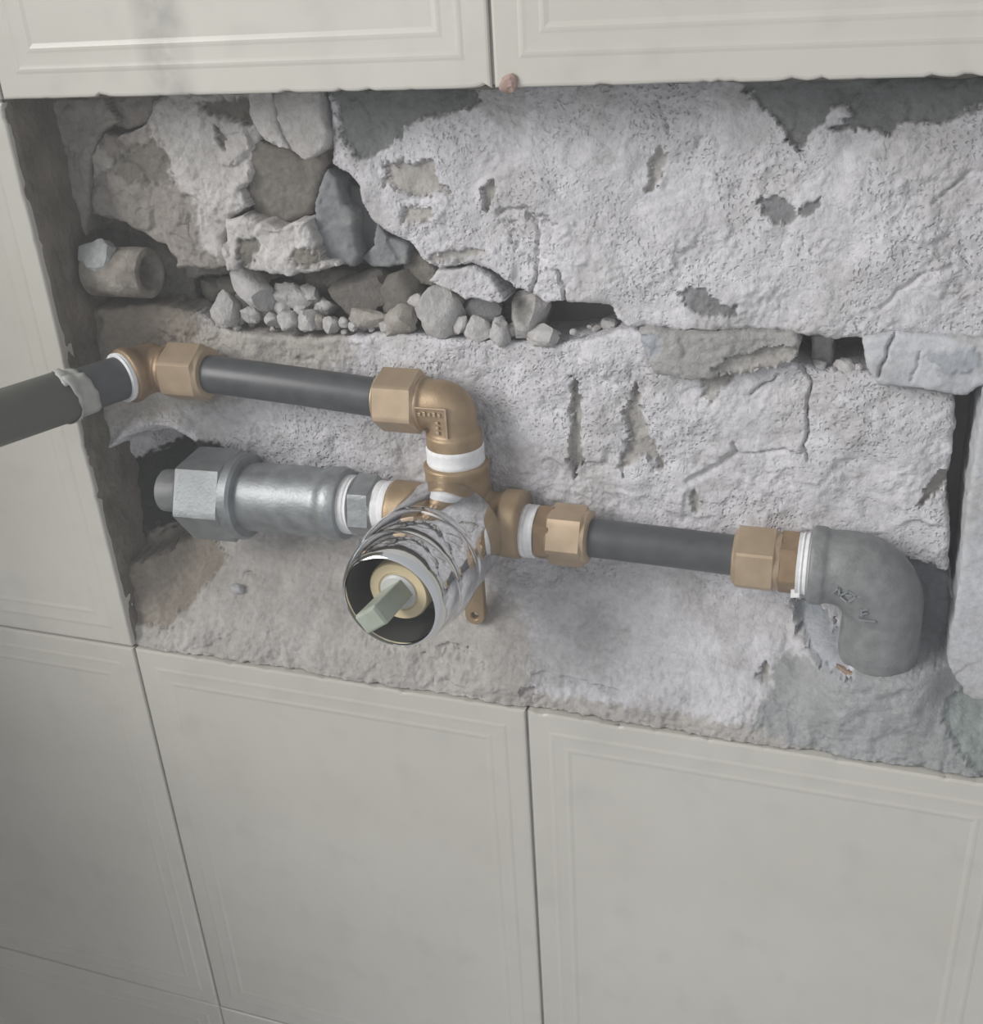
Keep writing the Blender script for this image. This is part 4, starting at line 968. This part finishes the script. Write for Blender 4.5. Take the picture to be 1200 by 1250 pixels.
# raised maker's marks on the cheek of the elbow
s = MB()
def stroke(p, q, w=0.00035):
    p = Vector(p); q = Vector(q); d = q - p; L = d.length / 2; d.normalize(); pr = Vector((-d.z, 0, d.x))
    s.box((p + q) / 2, d * L, (0, 0.0009, 0), pr * w)
mx, my, mz = 0.3265, 0.0052, 0.0712
for a, c in [((-.006, .001), (-.0035, .004)), ((-.0035, .004), (-.003, .0005)), ((-.003, .0005), (0, .003)), ((0, .003), (.003, .001)), ((.003, .001), (0, -.002)), ((0, -.002), (-.0028, .0002)),
             ((-.001, .0012), (.0015, .0012)), ((.003, .001), (.0055, .0012))]:
    stroke((mx + a[0], my + 0.0002, mz + a[1]), (mx + c[0], my + 0.0002, mz + c[1]))
for a, c in [((.0055, -.0045), (.0075, -.0035)), ((.0055, -.0060), (.0075, -.0052)), ((.0045, -.0085), (.0105, -.0085)), ((.0052, -.0068), (.0052, -.0040))]:
    stroke((mx + a[0], my - 0.0002, mz + a[1]), (mx + c[0], my - 0.0002, mz + c[1]))
s.build('maker_mark', M['galv'], ib, smooth=False)
st = MB(); st.lathe((EX - 0.003, VY - 0.001, 0.0290), AZ, [(0, 0.0132), (0.004, 0.0136), (0.0078, 0.0136)], 48)
st.build('rusty_pipe_stub', M['rust'], ie)['label'] = 'rust-brown pipe stub'

# ---- old cut pipe stub in the upper left corner
PX, PY, PZ = 0.0325, 0.0265, 0.1785
old = thing('old_pipe_stub', (PX, PY, PZ), 'old cut-off grey pipe stub with open round end beside the brown stone', 'pipe')
s = MB(); s.lathe((0.004, PY, PZ), AX, [(0, 0.0104), (0.008, 0.0108), (0.014, 0.0105), (0.020, 0.0107), (PX - 0.0045, 0.0106), (PX - 0.0040, 0.0103), (PX - 0.0039, 0.0078), (PX - 0.0044, 0.0073), (PX - 0.024, 0.0070)], 56)
s.build('pipe_wall', M['old_pipe'], old, angle=60)
from mathutils import noise as mnoise
# ================================================================ loose stones on the ledge
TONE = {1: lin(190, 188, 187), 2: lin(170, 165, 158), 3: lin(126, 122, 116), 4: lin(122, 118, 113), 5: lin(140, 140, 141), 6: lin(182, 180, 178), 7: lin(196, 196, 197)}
def rock_mesh(name, w, d, h, seed, tone, spot=None, flat=0.0, planes=13):
    rs = np.random.RandomState(seed)
    bm = bmesh.new(); bmesh.ops.create_icosphere(bm, subdivisions=3, radius=1.0)
    off = Vector(rs.uniform(-50, 50, 3).tolist())
    N = rs.normal(size=(planes, 3)); N /= np.linalg.norm(N, axis=1)[:, None]
    D = rs.uniform(0.62, 0.98, planes)
    N = np.concatenate([N, np.eye(3), -np.eye(3)]); D = np.concatenate([D, rs.uniform(0.85, 1.0, 6)])
    for v in bm.verts:
        n = np.array(v.co.normalized()); q = N @ n
        r = min(np.where(q > 0.05, D / np.maximum(q, 0.05), 9).min(), 1.12)
        r = r + 0.10 * mnoise.noise(Vector(n.tolist()) * 2.2 + off) + 0.06 * mnoise.noise(Vector(n.tolist()) * 5.5 + off) + 0.02 * rs.uniform(-1, 1)
        v.co = Vector((n * r).tolist())
    me = bpy.data.meshes.new(name)
    co = np.array([v.co[:] for v in bm.verts])
    mn, mx = co.min(0), co.max(0)
    co = (co - (mn + mx) / 2) / (mx - mn)
    for v, c in zip(bm.verts, co): v.co = Vector((c[0] * w, c[1] * d, c[2] * h))
    bm.to_mesh(me); bm.free()
    me.polygons.foreach_set('use_smooth', [True] * len(me.polygons)); me.set_sharp_from_angle(angle=math.radians(34))
    ca = me.color_attributes.new('Col', 'FLOAT_COLOR', 'POINT')
    base = np.array(tone)
    data = []
    for v in me.vertices:
        c = base * (0.95 + 0.1 * rs.rand())
        if spot and (v.co.x / w + 0.05) ** 2 + (v.co.z / h - 0.12) ** 2 < 0.05: c = np.array(lin(130, 128, 124))
        data += [*c, 1]
    ca.data.foreach_set('color', data)
    me.materials.append(M['stone'])
    return me
GR = 'loose stones on the ledge'
SPECIAL = {
    0: ('rubble_stone', 'smooth pale oval stone leaning on the left part of the rubble ledge'),
    1: ('rubble_stone', 'upright pale cone-like stone at the left end of the rubble ledge'),
    3: ('rubble_stone', 'oblong pale stone lying behind the small crumbs on the ledge'),
    14: ('rubble_stone', 'tan flattish stone in front of the dark brown stones on the ledge'),
    15: ('rubble_stone', 'dark dusty stone at the back of the gap near the old pipe stub'),
    18: ('rubble_stone', 'big dark brown angular stone under the grey wedge stone'),
    19: ('rubble_stone', 'dark brown slanting stone between the grey wedge and the tan stones'),
    20: ('rubble_stone', 'tan and pale leaning stone beside the largest pale ledge stone'),
    22: ('rubble_stone', 'largest pale four-sided stone on the ledge under the white flake'),
    23: ('rubble_stone', 'dark grey stone deep in the gap behind two small pale stones'),
    24: ('rubble_stone', 'small pale stone in front of the dark grey stone on the ledge'),
    25: ('rubble_stone', 'small pale pointed stone standing upright on the ledge edge'),
    26: ('rubble_stone', 'pale block with a dark round spot beside the black gap'),
    27: ('rubble_stone', 'flat pale brick-shaped stone lying at the mouth of the black gap'),
}
for i, (k, x, y, z, w, h, tilt, tone) in enumerate(RUBBLE):
    dep = min(w, h) * 1.0 if i not in (18, 19) else 14
    dep = min(dep, 17)
    me = rock_mesh('rubble_stone', w / 1000, dep / 1000, h / 1000, 500 + i, TONE[tone], spot=(k == 'spot'), planes=(22 if k == 'oval' else 12))
    o = link('rubble_stone', me)
    o.location = (x / 1000, y / 1000, z / 1000)
    o.rotation_euler = (0, math.radians(tilt), math.radians(random.uniform(-25, 25) if k not in ('spot',) else 0))
    if i in SPECIAL: tag(o, SPECIAL[i][1], 'stone', GR)
    elif k == 'bk': tag(o, 'pale rubble stone wedged among the bigger stones heaped in the long gap', 'stone', 'wedged stones in the gap')
    elif k == 'bd': tag(o, 'shaded brown-grey rubble stone at the back of the long gap', 'stone', 'shaded stones in the gap')
    elif k == 'auto': tag(o, 'tiny crumb of rubble scattered between the bigger ledge stones', 'stone', 'tiny crumbs on the ledge')
    elif i >= 30: tag(o, 'small pale crumb in the little holes under the upper block, beside the mortar pillar', 'stone', 'crumbs beside the mortar pillar')
    elif i >= 28: tag(o, 'small pale crumb lying inside the black gap', 'stone', 'crumbs in the black gap')
    elif tone == 3: tag(o, 'small dark dusty stone in the shaded gap beside the old pipe stub', 'stone', 'dark stones by the pipe stub')
    else: tag(o, 'small pale crumb of masonry heaped on the left half of the ledge', 'stone', 'pale crumbs on the ledge')

ml = link('mortar_lump', rock_mesh('mortar_lump', 0.017, 0.012, 0.017, 777, lin(176, 178, 178)), None, old)
ml.location = Vector((0.0125, 0.0215, 0.1855)) - Vector(old.location); ml.matrix_parent_inverse = Matrix.Identity(4); ml['label'] = 'pale lump of mortar'
# chips on the bottom slope and the terracotta chip at the top edge
def chip(name, loc, size, tone, seed, label, cat, mat=None, group=None):
    me = rock_mesh(name, *size, seed, tone, planes=10)
    if mat: me.materials.clear(); me.materials.append(mat)
    o = link(name, me); o.location = loc; o.rotation_euler = (0.2, 0.3 * (seed % 3 - 1), 0.4 * (seed % 5 - 2))
    return tag(o, label, cat, group)
chip('brick_chip', (0.2052, 0.0005, 0.2530), (0.0078, 0.0050, 0.0058), TONE[2], 900, 'small orange-brown brick chip wedged at the tile joint above the recess', 'chip', M['brick'])
chip('masonry_chip', (0.0525, 0.0185, 0.0300), (0.0072, 0.005, 0.0048), TONE[7], 901, 'pale square chip lying on the dusty slope under the union', 'chip')

# ================================================================ thin haze volume added before the wall to lift the dark tones
hz = MB(); slab(hz, -0.6, 1.0, -0.75, 0.75, -1.30, 0.064)
hm = bpy.data.materials.new('added_haze'); hm.use_nodes = True
nt = hm.node_tree; nt.nodes.remove(nt.nodes['Principled BSDF'])
vol = nt.nodes.new('ShaderNodeVolumeScatter'); vol.inputs['Color'].default_value = (0.93, 0.94, 0.95, 1); vol.inputs['Density'].default_value = 0.24; vol.inputs['Anisotropy'].default_value = 0.2
nt.links.new(vol.outputs[0], nt.nodes['Material Output'].inputs['Volume'])
tag(hz.build('added_haze', hm, None, smooth=False), 'thin pale haze volume added before the opened wall', 'haze', None, 'stuff')
